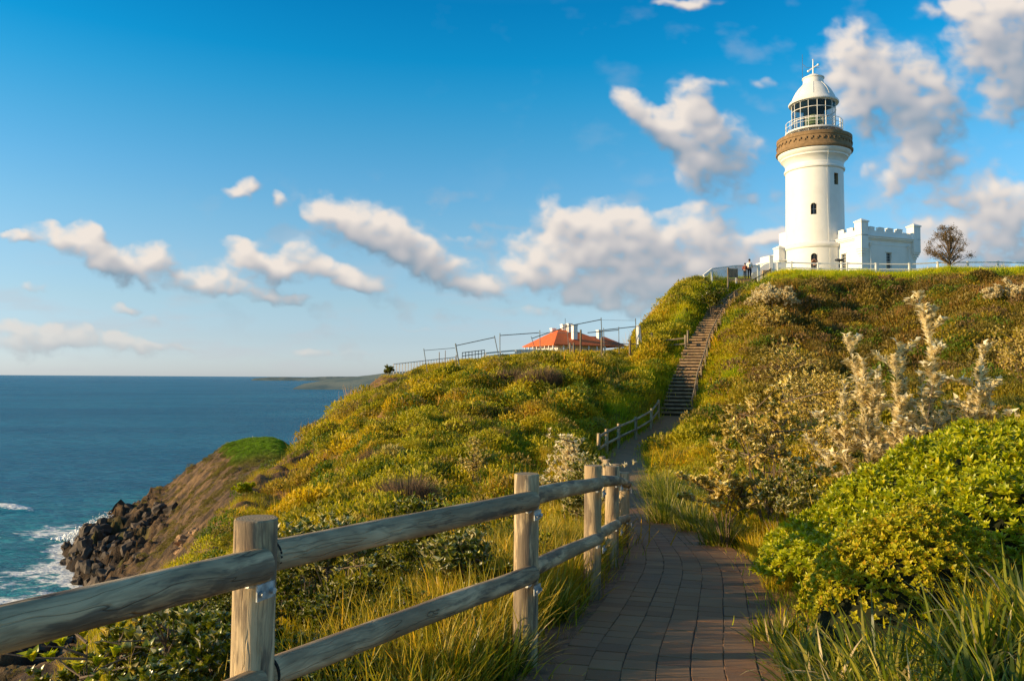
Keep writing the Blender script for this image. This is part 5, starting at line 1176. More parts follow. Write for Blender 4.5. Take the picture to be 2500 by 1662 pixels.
def scatter(name, tpl, P, S, T, label, sink=0.0, tilt=.18):
    """one stuff object: template tufts on points, with size and tint per point"""
    n = len(P); me = bpy.data.meshes.new(name); me.vertices.add(n); P = P.copy(); P[:, 2] -= sink; me.vertices.foreach_set('co', P.astype(np.float32).ravel())
    for nm, ty, key, arr in (('scl', 'FLOAT', 'value', S), ('rot', 'FLOAT_VECTOR', 'vector', np.column_stack([rng.normal(0, tilt, n), rng.normal(0, tilt, n), rng.uniform(0, 2 * PI, n)])), ('tint', 'FLOAT_VECTOR', 'vector', T), ('pick', 'INT', 'value', rng.integers(0, len(tpl), n))):
        at_ = me.attributes.new(nm, ty, 'POINT'); at_.data.foreach_set(key, np.asarray(arr).astype(np.int32 if ty == 'INT' else np.float32).ravel())
    o = bpy.data.objects.new(name, me); COL.objects.link(o)
    ng = bpy.data.node_groups.new(name, 'GeometryNodeTree'); ng.interface.new_socket('Geometry', in_out='INPUT', socket_type='NodeSocketGeometry'); ng.interface.new_socket('Geometry', in_out='OUTPUT', socket_type='NodeSocketGeometry')
    gi_ = ng.nodes.new('NodeGroupInput'); go_ = ng.nodes.new('NodeGroupOutput'); ip = ng.nodes.new('GeometryNodeInstanceOnPoints'); jn = ng.nodes.new('GeometryNodeJoinGeometry')
    for tp in tpl:
        oi = ng.nodes.new('GeometryNodeObjectInfo'); oi.inputs['Object'].default_value = tp; oi.inputs['As Instance'].default_value = True; ng.links.new(oi.outputs['Geometry'], jn.inputs[0])
    def attr(nm, ty):
        a = ng.nodes.new('GeometryNodeInputNamedAttribute'); a.data_type = ty; a.inputs[0].default_value = nm; return a.outputs['Attribute']
    ng.links.new(gi_.outputs[0], ip.inputs['Points']); ng.links.new(jn.outputs[0], ip.inputs['Instance']); ip.inputs['Pick Instance'].default_value = True
    ng.links.new(attr('pick', 'INT'), ip.inputs['Instance Index']); ng.links.new(attr('scl', 'FLOAT'), ip.inputs['Scale'])
    er = ng.nodes.new('FunctionNodeEulerToRotation'); ng.links.new(attr('rot', 'FLOAT_VECTOR'), er.inputs[0]); ng.links.new(er.outputs[0], ip.inputs['Rotation'])
    ng.links.new(ip.outputs[0], go_.inputs[0]); md = o.modifiers.new('scatter', 'NODES'); md.node_group = ng
    return tag(o, label, kind='stuff')
def free_of_path(x, y, marg=.1):
    d, i = nearest(_PTH, x, y); return d > _PTH[i, 3] + marg
def sample(n, a0, a1, y0, y1, power=1.0):
    """points spread over the ground strip; power 1: even in area, 0: even in picture"""
    u = rng.uniform(0, 1, n); k = 2 * power
    y = np.exp(np.log(y0) + u * np.log(y1 / y0)) if k == 0 else (y0 ** k + u * (y1 ** k - y0 ** k)) ** (1 / k)
    return rng.uniform(a0, a1, n) * y, y
def colour_at(x, y, z):
    rk_, so_, dr_ = veg_masks(x, y, z); a = x / y
    n1 = fbm(x * .22, y * .18, 4); n2 = fbm(x * .6 + 7, y * .5, 3)
    gold = np.array([.62, .43, .015]); lime = np.array([.40, .35, .012]); green = np.array([.085, .115, .010]); brown = np.array([.36, .21, .08]); straw = np.array([.50, .38, .17])
    k1 = sstep(n1, -.3, .35)[:, None]; c = lime * (1 - k1) + gold * k1
    k2 = sstep(n2, .02, .26)[:, None]; c = c * (1 - k2 * .8) + green * k2 * .8
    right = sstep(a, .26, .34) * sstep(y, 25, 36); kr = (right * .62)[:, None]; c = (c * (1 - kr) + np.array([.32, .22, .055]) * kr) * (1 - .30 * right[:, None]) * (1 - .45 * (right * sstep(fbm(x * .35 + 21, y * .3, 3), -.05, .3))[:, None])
    kd = (dr_ * .6)[:, None]; c = c * (1 - kd) + brown * kd
    pocket_shade = (.68 * sstep(a, .27, .33) * sstep(y, 12, 15) * (1 - sstep(y, 30, 40)) * sstep(fbm(x * .3 + 77, y * .25, 3), -.5, .0))[:, None]; c = c * (1 - pocket_shade) + np.array([.075, .085, .018]) * pocket_shade  # hollow behind the silvery shrubs: its shade put into the plant tint
    ks = (sstep(fbm(x * .9 + 3, y * .7 + 8, 3), .36, .5) * .7)[:, None] * (1 - pocket_shade); c = c * (1 - ks) + straw * ks
    return c * rng.uniform(.85, 1.15, (len(x), 1)), rk_, so_, dr_

# heath over both slopes
x, y = sample(46000, -.62, .74, 11, 76, .62); z = land(x, y)
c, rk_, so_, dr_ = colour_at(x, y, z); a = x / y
dp, ip_ = nearest(_PTH, x, y); clear = dp - _PTH[ip_, 3]
nearst = (y > 46)
ok = (clear > np.where(nearst, .55, .35)) & (rng.uniform(0, 1, len(x)) > .92 * rk_) & (rng.uniform(0, 1, len(x)) > .86 * so_) & ~((z > 8.35) & (y > 62) & (x > 17)) & ~((y > 58) & (a > -.2) & (a < .155) & (rng.uniform(0, 1, len(x)) < .5))
# open grassy strips beside the steps
strip = (clear < np.where(x > _PTH[ip_, 0], 3.0, 1.8)) & (y > 38); ok &= ~(strip & (rng.uniform(0, 1, len(x)) < .9))
x, y, z, c, dr_ = x[ok], y[ok], z[ok], c[ok], dr_[ok]; P = np.column_stack([x, y, z])
sz = rng.uniform(.6, 1.4, len(x)) * (.75 + .75 * sstep(fbm(x * .35, y * .35, 3), -.3, .4)) * (.8 + .55 * sstep(y, 15, 60)) * (1 - .60 * (1 - sstep(x / y, -.38, -.2))) * (1 - .40 * sstep(y, 52, 58) * (x / y < .16)) * (1 - .62 * sstep(z, 6.9, 8.2) * (x > 17))
tw = rng.uniform(0, 1, len(x)) < .12 + .45 * dr_; 
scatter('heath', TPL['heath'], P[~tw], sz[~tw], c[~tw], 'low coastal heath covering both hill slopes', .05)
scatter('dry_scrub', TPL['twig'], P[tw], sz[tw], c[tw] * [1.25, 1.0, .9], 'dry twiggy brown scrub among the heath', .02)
# scrub on the far sea slope and the green cap of the knoll
x = rng.uniform(-290, -60, 60000); y = rng.uniform(120, 470, 60000); z = land(x, y); rk_, so_, dr_ = veg_masks(x, y, z); a = x / y
kn = (sstep(z, -39, -35) * sstep(y, 300, 350)); ok = (z > -66) & (a > -.62) & (rng.uniform(0, 1, len(x)) < np.where(kn > .3, .9, .22 * sstep(fbm(x * .03, y * .03, 4), -.35, .25) * sstep(z, -68, -52)))
x, y, z, kn = x[ok], y[ok], z[ok], kn[ok][:, None]
scatter('cliff_scrub', TPL['broad'], np.column_stack([x, y, z]), rng.uniform(1.8, 4.6, len(x)), (np.array([.16, .27, .010]) * kn + np.array([.20, .16, .04]) * (1 - kn)) * rng.uniform(.5, 1.4, (len(x), 1)), 'low scrub on the brown sea slope and green knoll', .4)
# leaf litter and dead grass on the sandy verge
x, y = sample(9000, -.35, .5, 3.2, 16, 1.0); z = land(x, y); dp, ip_ = nearest(_PTH, x, y); cl_ = dp - _PTH[ip_, 3]; sd_ = np.where(x < _PTH[ip_, 0], -1, 1)
ok = (cl_ > -.02) & (cl_ < .60) & ((cl_ > .05) | (rng.uniform(0, 1, len(x)) < .3)); x, y, z = x[ok], y[ok], z[ok]
scatter('leaf_litter', TPL['twig'], np.column_stack([x, y, np.maximum(z, np.interp(y, PATHD[:, 1], PATHD[:, 2]))]), rng.uniform(.06, .16, len(x)), np.array([.42, .27, .13]) * rng.uniform(.5, 1.3, (len(x), 1)), 'dead grass and leaf litter strewn on the sandy verges', .0, .9)
# rounder leafy mounds standing out of the heath
x, y = sample(5200, -.42, .72, 13, 70, .62); z = land(x, y); c, rk_, so_, dr_ = colour_at(x, y, z); dp, ip_ = nearest(_PTH, x, y); clear = dp - _PTH[ip_, 3]; a = x / y
ok = (clear > 1.0) & (rk_ < .3) & (z < 7.4) & ~((y > 51) & (a < .16)) & (fbm(x * .3 + 50, y * .25, 3) > -.1); x, y, z, c, a = x[ok], y[ok], z[ok], c[ok], a[ok]; n_ = rng.uniform(0, 1, (len(x), 1))
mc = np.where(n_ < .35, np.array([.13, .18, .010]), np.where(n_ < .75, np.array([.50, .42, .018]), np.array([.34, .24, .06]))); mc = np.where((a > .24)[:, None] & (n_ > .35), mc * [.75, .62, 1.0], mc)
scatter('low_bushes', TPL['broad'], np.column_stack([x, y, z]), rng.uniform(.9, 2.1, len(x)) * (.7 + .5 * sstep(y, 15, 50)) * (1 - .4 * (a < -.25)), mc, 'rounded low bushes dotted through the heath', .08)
# longer grass over everything
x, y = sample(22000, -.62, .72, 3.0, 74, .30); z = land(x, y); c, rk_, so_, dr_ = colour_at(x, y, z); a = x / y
dp, ip_ = nearest(_PTH, x, y); clear = dp - _PTH[ip_, 3]; side = np.where(x < _PTH[ip_, 0], -1, 1)
ok = (clear > np.where(side < 0, np.where(y < 12, .46, .30), np.where(y < 46, .12, .35))) & (rng.uniform(0, 1, len(x)) > .95 * rk_) & (rng.uniform(0, 1, len(x)) > .5 * so_) & ~((z > 8.35) & (y > 62) & (x > 17))
ok &= ~((side > 0) & (y < 7.5) & (rng.uniform(0, 1, len(x)) < .97))
x, y, z, c = x[ok], y[ok], z[ok], c[ok]
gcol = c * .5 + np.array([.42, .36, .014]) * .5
gy = rng.uniform(2.2, 16, 1500); gx = np.interp(gy, [q_[1] for q_ in FP], [q_[0] for q_ in FP]) - rng.uniform(.22, 1.15, 1500); gz = land(gx, gy)
scatter('tall_grass', TPL['grass'], np.column_stack([gx, gy, gz]), rng.uniform(.9, 1.35, 1500), (np.array([.30, .29, .014]) + rng.uniform(0, 1, (1500, 1)) * np.array([.35, .16, .03])) * rng.uniform(.6, 1.1, (1500, 1)), 'tall grass standing along the back of the near log fence')
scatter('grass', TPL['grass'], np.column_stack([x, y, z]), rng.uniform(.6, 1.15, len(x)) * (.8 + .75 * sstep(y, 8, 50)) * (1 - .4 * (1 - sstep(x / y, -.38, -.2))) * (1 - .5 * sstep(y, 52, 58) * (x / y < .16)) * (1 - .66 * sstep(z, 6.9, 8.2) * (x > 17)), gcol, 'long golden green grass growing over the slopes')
# short turf: strips by the steps, edges of the path, the plateau rim
x, y = sample(52000, -.05, .72, 4.5, 80, .8); z = land(x, y); dp, ip_ = nearest(_PTH, x, y); clear = dp - _PTH[ip_, 3]
flat = (z > 8.1) & (y > 62) & (x > 17)
ok = ((clear > .14) & (clear < 3.6) & (y > 24)) | (flat & (y < 73) & (clear > .2)) | ((clear > .10) & (clear < 1.2) & (y < 24) & (x > _PTH[ip_, 0])) | ((clear > .02) & (clear < .3) & (rng.uniform(0, 1, len(x)) < .14) & (y > 4.5))
x, y, z = x[ok], y[ok], z[ok]; n_ = fbm(x * .5, y * .5, 3)[:, None]
scatter('turf', TPL['turf'], np.column_stack([x, y, z]), rng.uniform(.7, 1.3, len(x)) * (.8 + .9 * sstep(y, 8, 45)), np.array([.34, .42, .008]) * (1 - sstep(n_, -.2, .4)) + np.array([.60, .56, .012]) * sstep(n_, -.2, .4), 'short green turf edging the path, steps and hilltop')

# ------------------------------------------------------------------ individual plants
def stems_obj(paths, root, mat='bark', rad=.014, name='stem'):
    m_ = MB()
    for p in paths: m_.tube(p, [rad * (1 - .75 * i / (len(p) - 1)) for i in range(len(p))], 5, cap=False)
    return m_.build(name, mat, root, True)
def shrub_bushy(root, H, R_, n_br, n_ros, lmat, L=.06, W=.02, per=9, stemmat='bark', up=.8, rad=.014, core=.25, spread=.045):
    """branching shrub with rosettes of upright leaves"""
    r = rng; tips = []; paths = []
    for k in range(n_br):
        az = r.uniform(0, 2 * PI); sp = r.uniform(.1, 1) ** .6 * R_; top = np.array([sp * math.cos(az), sp * math.sin(az), H * (r.uniform(.55, 1.0) * (1 - .35 * (sp / R_) ** 2))])
        mid = top * [.45, .45, .55] + r.normal(0, .05 * H, 3); paths.append([(0, 0, -.1), tuple(mid), tuple(top)])
        for q in range(3):
            s_ = r.uniform(.45, .95); b0 = mid + (top - mid) * s_; e = b0 + np.array([r.normal(0, .16), r.normal(0, .16), r.uniform(.03, .16)]) * H; paths.append([tuple(b0), tuple((b0 + e) / 2 + r.normal(0, .01, 3)), tuple(e)]); tips.append((b0, e))
        tips.append((mid, top))
    stems_obj(paths, root, stemmat, rad * H ** .5 * .55)
    P = []; D = []; N = []
    for k in range(int(n_ros * 1.9)):
        a_, b_ = tips[r.integers(len(tips))]; s_ = r.uniform(core, 1.05); c0 = a_ + (b_ - a_) * s_ + r.normal(0, spread, 3) * H
        ax = unit((b_ - a_)[None])[0] * .6 + np.array([0, 0, up]); ax /= np.linalg.norm(ax)
        azs = np.arange(per) * 2.4 + r.uniform(0, 6.28); sp = r.uniform(.35, 1.0, per)
        d = np.column_stack([np.cos(azs) * sp, np.sin(azs) * sp, np.ones(per) * .9]); d = d + (ax - [0, 0, 1]) * .9
        P.append(np.tile(c0, (per, 1)) + r.normal(0, .004, (per, 3))); D.append(d); N.append(np.column_stack([-np.cos(azs), -np.sin(azs), np.ones(per) * .8]))
    P, D, N = map(np.concatenate, (P, D, N)); n = len(P)
    V, F = leaves_mesh(P, D, N, r.uniform(.7, 1.15, n) * L, r.uniform(.8, 1.3, n) * W * 1.25); mesh_obj('foliage', V, F, lmat, root)
def shrub_candle(root, stems, lmat='silver_leaf', L=.14, W=.056, dens=270, rad=.008):
    """upright stems closely set with short pale leaves; stems: (dx, dy, height, bare fraction)"""
    paths = []; P = []; D = []; N = []
    for (dx, dy, H, bare) in stems:
        b = np.array([dx * .35, dy * .35, -.1]); tpt = np.array([dx, dy, H]); bw = rng.normal(0, .05, 3) * [1, 1, 0] * H
        f = lambda t_: b + (tpt - b) * t_ + np.array([dx * .25 * (t_ - 1) * t_, 0, 0]) + bw * math.sin(t_ * PI) + np.array([.02 * math.sin(9 * t_ + dx * 7), 0, 0])
        paths.append([tuple(f(t_)) for t_ in np.linspace(0, 1, 9)])
        n = int(dens * H); k = 0
        side = [(f(s_), f(s_) + np.array([rng.normal(0, .14), rng.normal(0, .14), rng.uniform(.10, .26)])) for s_ in rng.uniform(bare, .95, int(3 + 2.2 * H))]
        for (p0, p1) in side: paths.append([tuple(p0), tuple((p0 + p1) / 2 + [0, 0, -.01]), tuple(p1)])
        for j in range(n):
            if rng.uniform() < .60:
                t_ = bare + (1 - bare) * rng.uniform(0, 1) ** .8; t_ = min(1.0, round(t_ * H / .085) * .085 / H + rng.normal(0, .006)); c0 = f(t_); ax = np.array([0, 0, 1.0])
                if math.sin(t_ * 30 + dx * 9) < -.25 and rng.uniform() < .85: continue
            else: p0, p1 = side[rng.integers(len(side))]; s_ = rng.uniform(.2, 1.05); c0 = p0 + (p1 - p0) * s_; ax = unit((p1 - p0)[None])[0]
            az = j * 2.4; P.append(c0 + rng.normal(0, .010, 3) + np.array([math.cos(az), math.sin(az), 0]) * .012); D.append(np.array([math.cos(az), math.sin(az), 0]) + ax * rng.uniform(.5, 1.5)); N.append(np.array([-math.cos(az), -math.sin(az), .6]))
    stems_obj(paths, root, 'bark', rad); P, D, N = map(np.array, (P, D, N)); n = len(P)
    V, F = leaves_mesh(P, D, N, rng.uniform(.6, 1.2, n) * L, rng.uniform(.9, 1.4, n) * W); mesh_obj('foliage', V, F, lmat, root)
def ground(px, Y):
    a, _ = ray(px, 1000); return a * Y, Y, lz(a * Y, Y)
def htop(px, py, Y): return at(px, py, Y).z - ground(px, Y)[2]
# tall silvery shrubs on the right, below the lighthouse
def candle_plant(px, Y, tops, label, extra=4, **kw):
    """tops: (px, py) of main stem ends"""
    x0, y0, z0 = ground(px, Y); root = empty('silver_shrub', (x0, y0, z0), 0, label, 'shrub', 'silvery upright shrubs behind the green bush'); st = []
    for (tx, ty, *b) in tops:
        p = at(tx, ty, Y); st.append((p.x - x0, rng.uniform(-.3, .3), p.z - z0, b[0] if b else .25))
    hm = max(s[2] for s in st)
    for k in range(extra): s = st[rng.integers(len(st))]; st.append((s[0] + rng.normal(0, .30), rng.uniform(-.5, .5), s[2] * rng.uniform(.35, .75), .15))
    shrub_candle(root, st, **kw); return root
candle_plant(2112, 13.4, [(2073, 825, .3), (2124, 905, .2), (2105, 870, .3)], 'leftmost tall silvery shrub of the row with crowded upright flower-like stems', 7)
candle_plant(2165, 13.9, [(2177, 833, .35), (2150, 935, .2)], 'silvery shrub with two leaning stems right of the leftmost one', 5)
candle_plant(2208, 13.0, [(2239, 721, .50)], 'tallest silvery shrub, a single bare stem reaching above all the others', 2, dens=330)
candle_plant(2270, 13.6, [(2290, 918, .15), (2243, 915, .3), (2318, 990, .2)], 'broad bushy silvery shrub in the middle of the row', 9)
candle_plant(2370, 13.2, [(2419, 847, .25), (2368, 900, .35)], 'silvery shrub with two tall diverging stems near the right edge', 4)
candle_plant(2440, 13.0, [(2452, 996, .2), (2436, 1030, .2)], 'small low silvery shrub at the right end of the row', 3)
def bushy(px, Y, py_top, halfw, lmat, label, br=9, ros=170, name='shrub', group=None, L=.07, W=.024, **kw):
    x0, y0, z0 = ground(px, Y); H = max(.25, at(px, py_top, Y).z - z0); root = empty(name, (x0, y0, z0), rng.uniform(0, 6), label, 'shrub', group)
    shrub_bushy(root, H, halfw / FPX * Y, br, ros, lmat, L, W, **kw); return root
bushy(1868, 11.6, 921, 85, 'bronze_leaf', 'tall open branched golden shrub just right of the path bend', 16, 300, L=.095, W=.036, core=.68, spread=.016)
bushy(1775, 11.0, 1075, 50, 'bronze_leaf', 'smaller golden shrub at the path edge left of the tall branched one', 11, 190, L=.09, W=.034, core=.6, spread=.018)
bushy(1900, 10.6, 1115, 75, 'pale_coast_leaf', 'low grey green shrub in front of the tall branched golden one', 9, 260, L=.07)
bushy(2008, 14.5, 1003, 50, 'bronze_leaf', 'sparse dull grey shrub in shade between the golden shrub and the silvery row', 8, 110)
bushy(2040, 21, 868, 62, 'bronze_leaf', 'dense bronze shrub behind the left end of the silvery row', 14, 420, L=.10, W=.035)
bushy(1970, 24, 893, 34, 'bronze_leaf', 'small bronze shrub left of the dense bronze one', 9, 200, L=.10, W=.035)
bushy(1938, 29, 808, 40, 'bronze_leaf', 'upright bronze shrub on the slope right of the handrail', 10, 240, L=.13, W=.045)
bushy(1882, 57, 694, 62, 'silver_leaf', 'large pale speckled shrub at the head of the slope beside the steps', 18, 420, L=.20, W=.08)
bushy(1872, 52, 738, 42, 'bronze_leaf', 'dull shrub just below the large pale speckled one', 12, 260, L=.18, W=.07)
bushy(2470, 48, 690, 66, 'silver_leaf', 'pale speckled shrub near the right edge under the hilltop', 18, 420, L=.19, W=.075)
bushy(2505, 27, 800, 55, 'bronze_leaf', 'bronze grey shrub cut by the right edge of the view', 14, 380, L=.11, W=.04)
bushy(1740, 62, 690, 18, 'coast_leaf', 'dark round shrub on the knob left of the upper steps', 9, 200, L=.2, W=.09)
bushy(948, 60, 893, 11, 'coast_leaf', 'tiny dark shrub on the left end of the ridge against the sky', 8, 120, L=.16, W=.07)
bushy(605, 25, 1176, 24, 'bright_leaf', 'bright green round shrub at the edge of the near slope above the sea', 9, 260, L=.10, W=.045)
bushy(1165, 20, 1060, 16, 'bronze_leaf', 'thin upright shrublet alone on the grassy slope', 7, 110)
bushy(1396, 12.0, 1032, 17, 'silver_leaf', 'slim tall silvery plant rising behind the third fence post', 6, 170, L=.08, W=.028, core=.0)
bushy(1425, 11.0, 1105, 26, 'pale_coast_leaf', 'silvery shrub directly behind the third and fourth fence posts', 8, 230, L=.075)
bushy(860, 7.3, 1200, 26, 'pale_coast_leaf', 'pale leaved sprig standing up behind the middle of the top rail', 5, 40, L=.09, W=.03)
bushy(760, 6.6, 1215, 60, 'pale_coast_leaf', 'pale leaved shrub standing above the top rail right of the nearest post', 9, 130, L=.085, W=.03)
bushy(1030, 8.6, 1185, 55, 'coast_leaf', 'leafy olive shrub rising above the middle of the top rail', 9, 150, L=.085, W=.03)
bushy(1120, 6.4, 1275, 75, 'pale_coast_leaf', 'pale glinting shrub between the two rails left of the second post', 10, 200, L=.075, W=.026)
# dry domed bush
def dome_twigs(px, Y, py_top, hw, label, col='dry_twig', n=2600):
    x0, y0, z0 = ground(px, Y); H = at(px, py_top, Y).z - z0; R_ = hw / FPX * Y; root = empty('dry_bush', (x0, y0, z0), 0, label, 'bush')
    az = rng.uniform(0, 2 * PI, n); q = rng.uniform(0, 1, n) ** .5; P = np.column_stack([q * R_ * .8 * np.cos(az), q * R_ * .5 * np.sin(az), -.05 + 0 * q])
    V, F = blades_mesh(P, az + rng.normal(0, .5, n), H * rng.uniform(.7, 1.05, n) * (1.1 - .5 * q ** 2), rng.uniform(.005, .011, n) * (Y / 14), .25 + .6 * q * rng.uniform(.6, 1.2, n), rng.uniform(-.3, .8, n), 4); mesh_obj('twigs', V, F, col, root)
dome_twigs(995, 17.5, 1142, 70, 'dry rounded brown bush lying in the grass of the near slope')
dome_twigs(925, 27, 1085, 48, 'flat dry brown bush higher up the near slope')
dome_twigs(1320, 44, 888, 60, 'wide patch of bare brown twigs below the cottage')
dome_twigs(1240, 46, 892, 42, 'smaller bare brown twig bush left of the wide patch')
# coastal thicket behind the near fence: repeats of five plants
GL = 'leathery leaved coastal shrub in the thicket behind the near log fence'
protos = []
for k in range(5):
    root = empty('coastal_shrub', (0, 0, 0), 0, GL, 'shrub', 'coastal shrubs of the thicket behind the near fence'); shrub_bushy(root, .72, .40, 9, 210, 'coast_leaf', .058, .022, core=.05, rad=.016); protos.append(root)
used = [False] * 5; THK = []
def spot(x, y, s_, k=None):
    k = rng.integers(5) if k is None else k
    if not used[k]: o = protos[k]; used[k] = True
    else: o = copy_tree(protos[k])
    o.location = (x, y, lz(x, y) - .04); o.rotation_euler = (0, 0, rng.uniform(0, 6.28)); o.scale = (s_, s_, s_ * rng.uniform(.85, 1.15)); THK.append(o)
cnt_ = 0; placed = []
while cnt_ < 62:
    Y = math.exp(rng.uniform(math.log(3.6), math.log(12))); px = rng.uniform(330, 1330)
    a, _ = ray(px, 1000); x = a * Y; fx_ = np.interp(Y, [q_[1] for q_ in FP], [q_[0] for q_ in FP])
    if x > fx_ - .42: continue
    if any((x - q_[0]) ** 2 + (Y - q_[1]) ** 2 < .16 for q_ in placed): continue
    if px < 480 and lz(x, Y) < -4: continue
    s0_ = rng.uniform(.62, 1.05) * (1.12 if px < 650 else .78)
    if px < 640:
        s0_ = min(s0_, (at(px, 1560 - .28 * px, Y).z - lz(x, Y)) / .86)
        if s0_ < .3: placed.append((x, Y)); cnt_ += .25; continue
    placed.append((x, Y)); spot(x, Y, s0_); cnt_ += 1
for (px, Y, s_) in ((345, 4.5, .98), (430, 4.7, 1.05), (520, 4.0, .95), (560, 4.8, 1.0), (395, 3.9, .92), (330, 3.9, .85), (470, 4.3, 1.0)):
    a, _ = ray(px, 1000); spot(a * Y, Y, s_)
bins = {}
for o in THK:
    px_ = 1250 + o.location.x / o.location.y * FPX; Y = o.location.y
    b1_ = 'left of the nearest post' if px_ < 600 else 'between the nearest and second posts' if px_ < 1270 else 'right of the second post'
    b2_ = 'front' if Y < 5 else 'middle' if Y < 7.5 else 'back'; bins.setdefault((b1_, b2_), []).append((px_, o))
for (b1_, b2_), L_ in bins.items():
    for k_, (q_, o) in enumerate(sorted(L_, key=lambda v: v[0])): o['label'] = 'leathery coastal shrub, %s from left in %s row %s' % (('%s' % ORD[k_]) if k_ < 30 else 'last', b2_, b1_)
bushy(222, 4.0, 1412, 24, 'bright_leaf', 'leafy green tip poking above the left rail over the water', 3, 9, L=.07, W=.032, core=.75)
bushy(420, 4.3, 1352, 34, 'pale_coast_leaf', 'pale leafy tips above the left rail beside the dark rocks', 4, 16, L=.075, W=.03, core=.7)
bushy(312, 4.3, 1420, 14, 'bronze_leaf', 'small leaf tip above the left rail between the other two', 2, 6, L=.06, W=.028, core=.8)
# round tussocks right of the path
def tussock(x, y, s_, label, n=420, L=(.35, .72), W=(.007, .013), mat='tussock_blade', group=None, lean=.75, droop=1.2, r=.14):
    root = empty('grass_tussock', (x, y, lz(x, y) - .02), 0, label, 'grass', group)
    P = np.column_stack([rng.normal(0, r, n), rng.normal(0, r, n), np.zeros(n)]) * s_; az = np.arctan2(P[:, 1], P[:, 0]) + rng.normal(0, .5, n)
    V, F = blades_mesh(P, az, rng.uniform(*L, n) * s_, rng.uniform(*W, n) * max(1, s_ * .8), rng.uniform(.03, lean, n), rng.uniform(.15, droop, n), 6); mesh_obj('blades', V, F, mat, root); return root
for px, Y, s_, lab in ((1638, 17.5, 1.55, 'large round golden tussock at the right edge of the path bend'), (1600, 20.5, 1.25, 'round tussock just behind the large golden one'), (1690, 16.8, 1.2, 'tussock right of the large golden one'),
                       (1622, 14.6, 1.05, 'low tussock spilling over the bricks in front of the large golden one'), (1700, 13.2, 1.0, 'tussock in front of the small golden shrub by the path'), (1665, 19, 1.1, 'dark green tussock at the back of the clump'), (1655, 24, 1.2, 'short tussock beside the path below the steps'), (1760, 11.2, .8, 'ragged tussock at the foot of the golden shrubs')):
    x0, y0, z0 = ground(px, Y); tussock(x0, y0, s_, lab, 520, group='tussocks by the path bend')
TF = [(2030, 3.75, .70), (2010, 4.35, .78), (2110, 3.75, .85), (2150, 4.3, 1.0), (2140, 3.5, .85), (2240, 3.9, 1.0), (2330, 3.5, .9), (2400, 4.1, .95), (2470, 3.6, .9), (2540, 4.3, 1.0), (1960, 4.9, .62), (2100, 3.35, .65), (1895, 5.7, .55), (2290, 3.1, .7)]
TF.sort()
for k_, (px, Y, s_) in enumerate(TF):
    x0, y0, z0 = ground(px, Y); tussock(x0, y0, s_ * .9, 'strappy grass tussock in front of the green bush, %s from the path' % ORD[k_], 210, (.30, .66), (.014, .027), group='strappy tussocks in the right foreground', lean=1.0, droop=1.7, r=.12)
for px, Y, s_, lab in ((1215, 4.75, .75, 'dark strappy tussock under the lower rail left of the second post'), (1110, 4.5, .7, 'strappy tussock under the lower rail midway between the first two posts'), (1345, 6.2, .72, 'sunlit tussock between the second and third posts'), (1020, 4.0, .65, 'tussock at the bottom edge under the lower rail'), (1400, 7.9, .6, 'tussock behind the third post')):
    x0, y0, z0 = ground(px, Y); tussock(x0, y0, s_, lab, 260, (.3, .62), (.008, .016), group='strappy tussocks behind the near fence', r=.10)

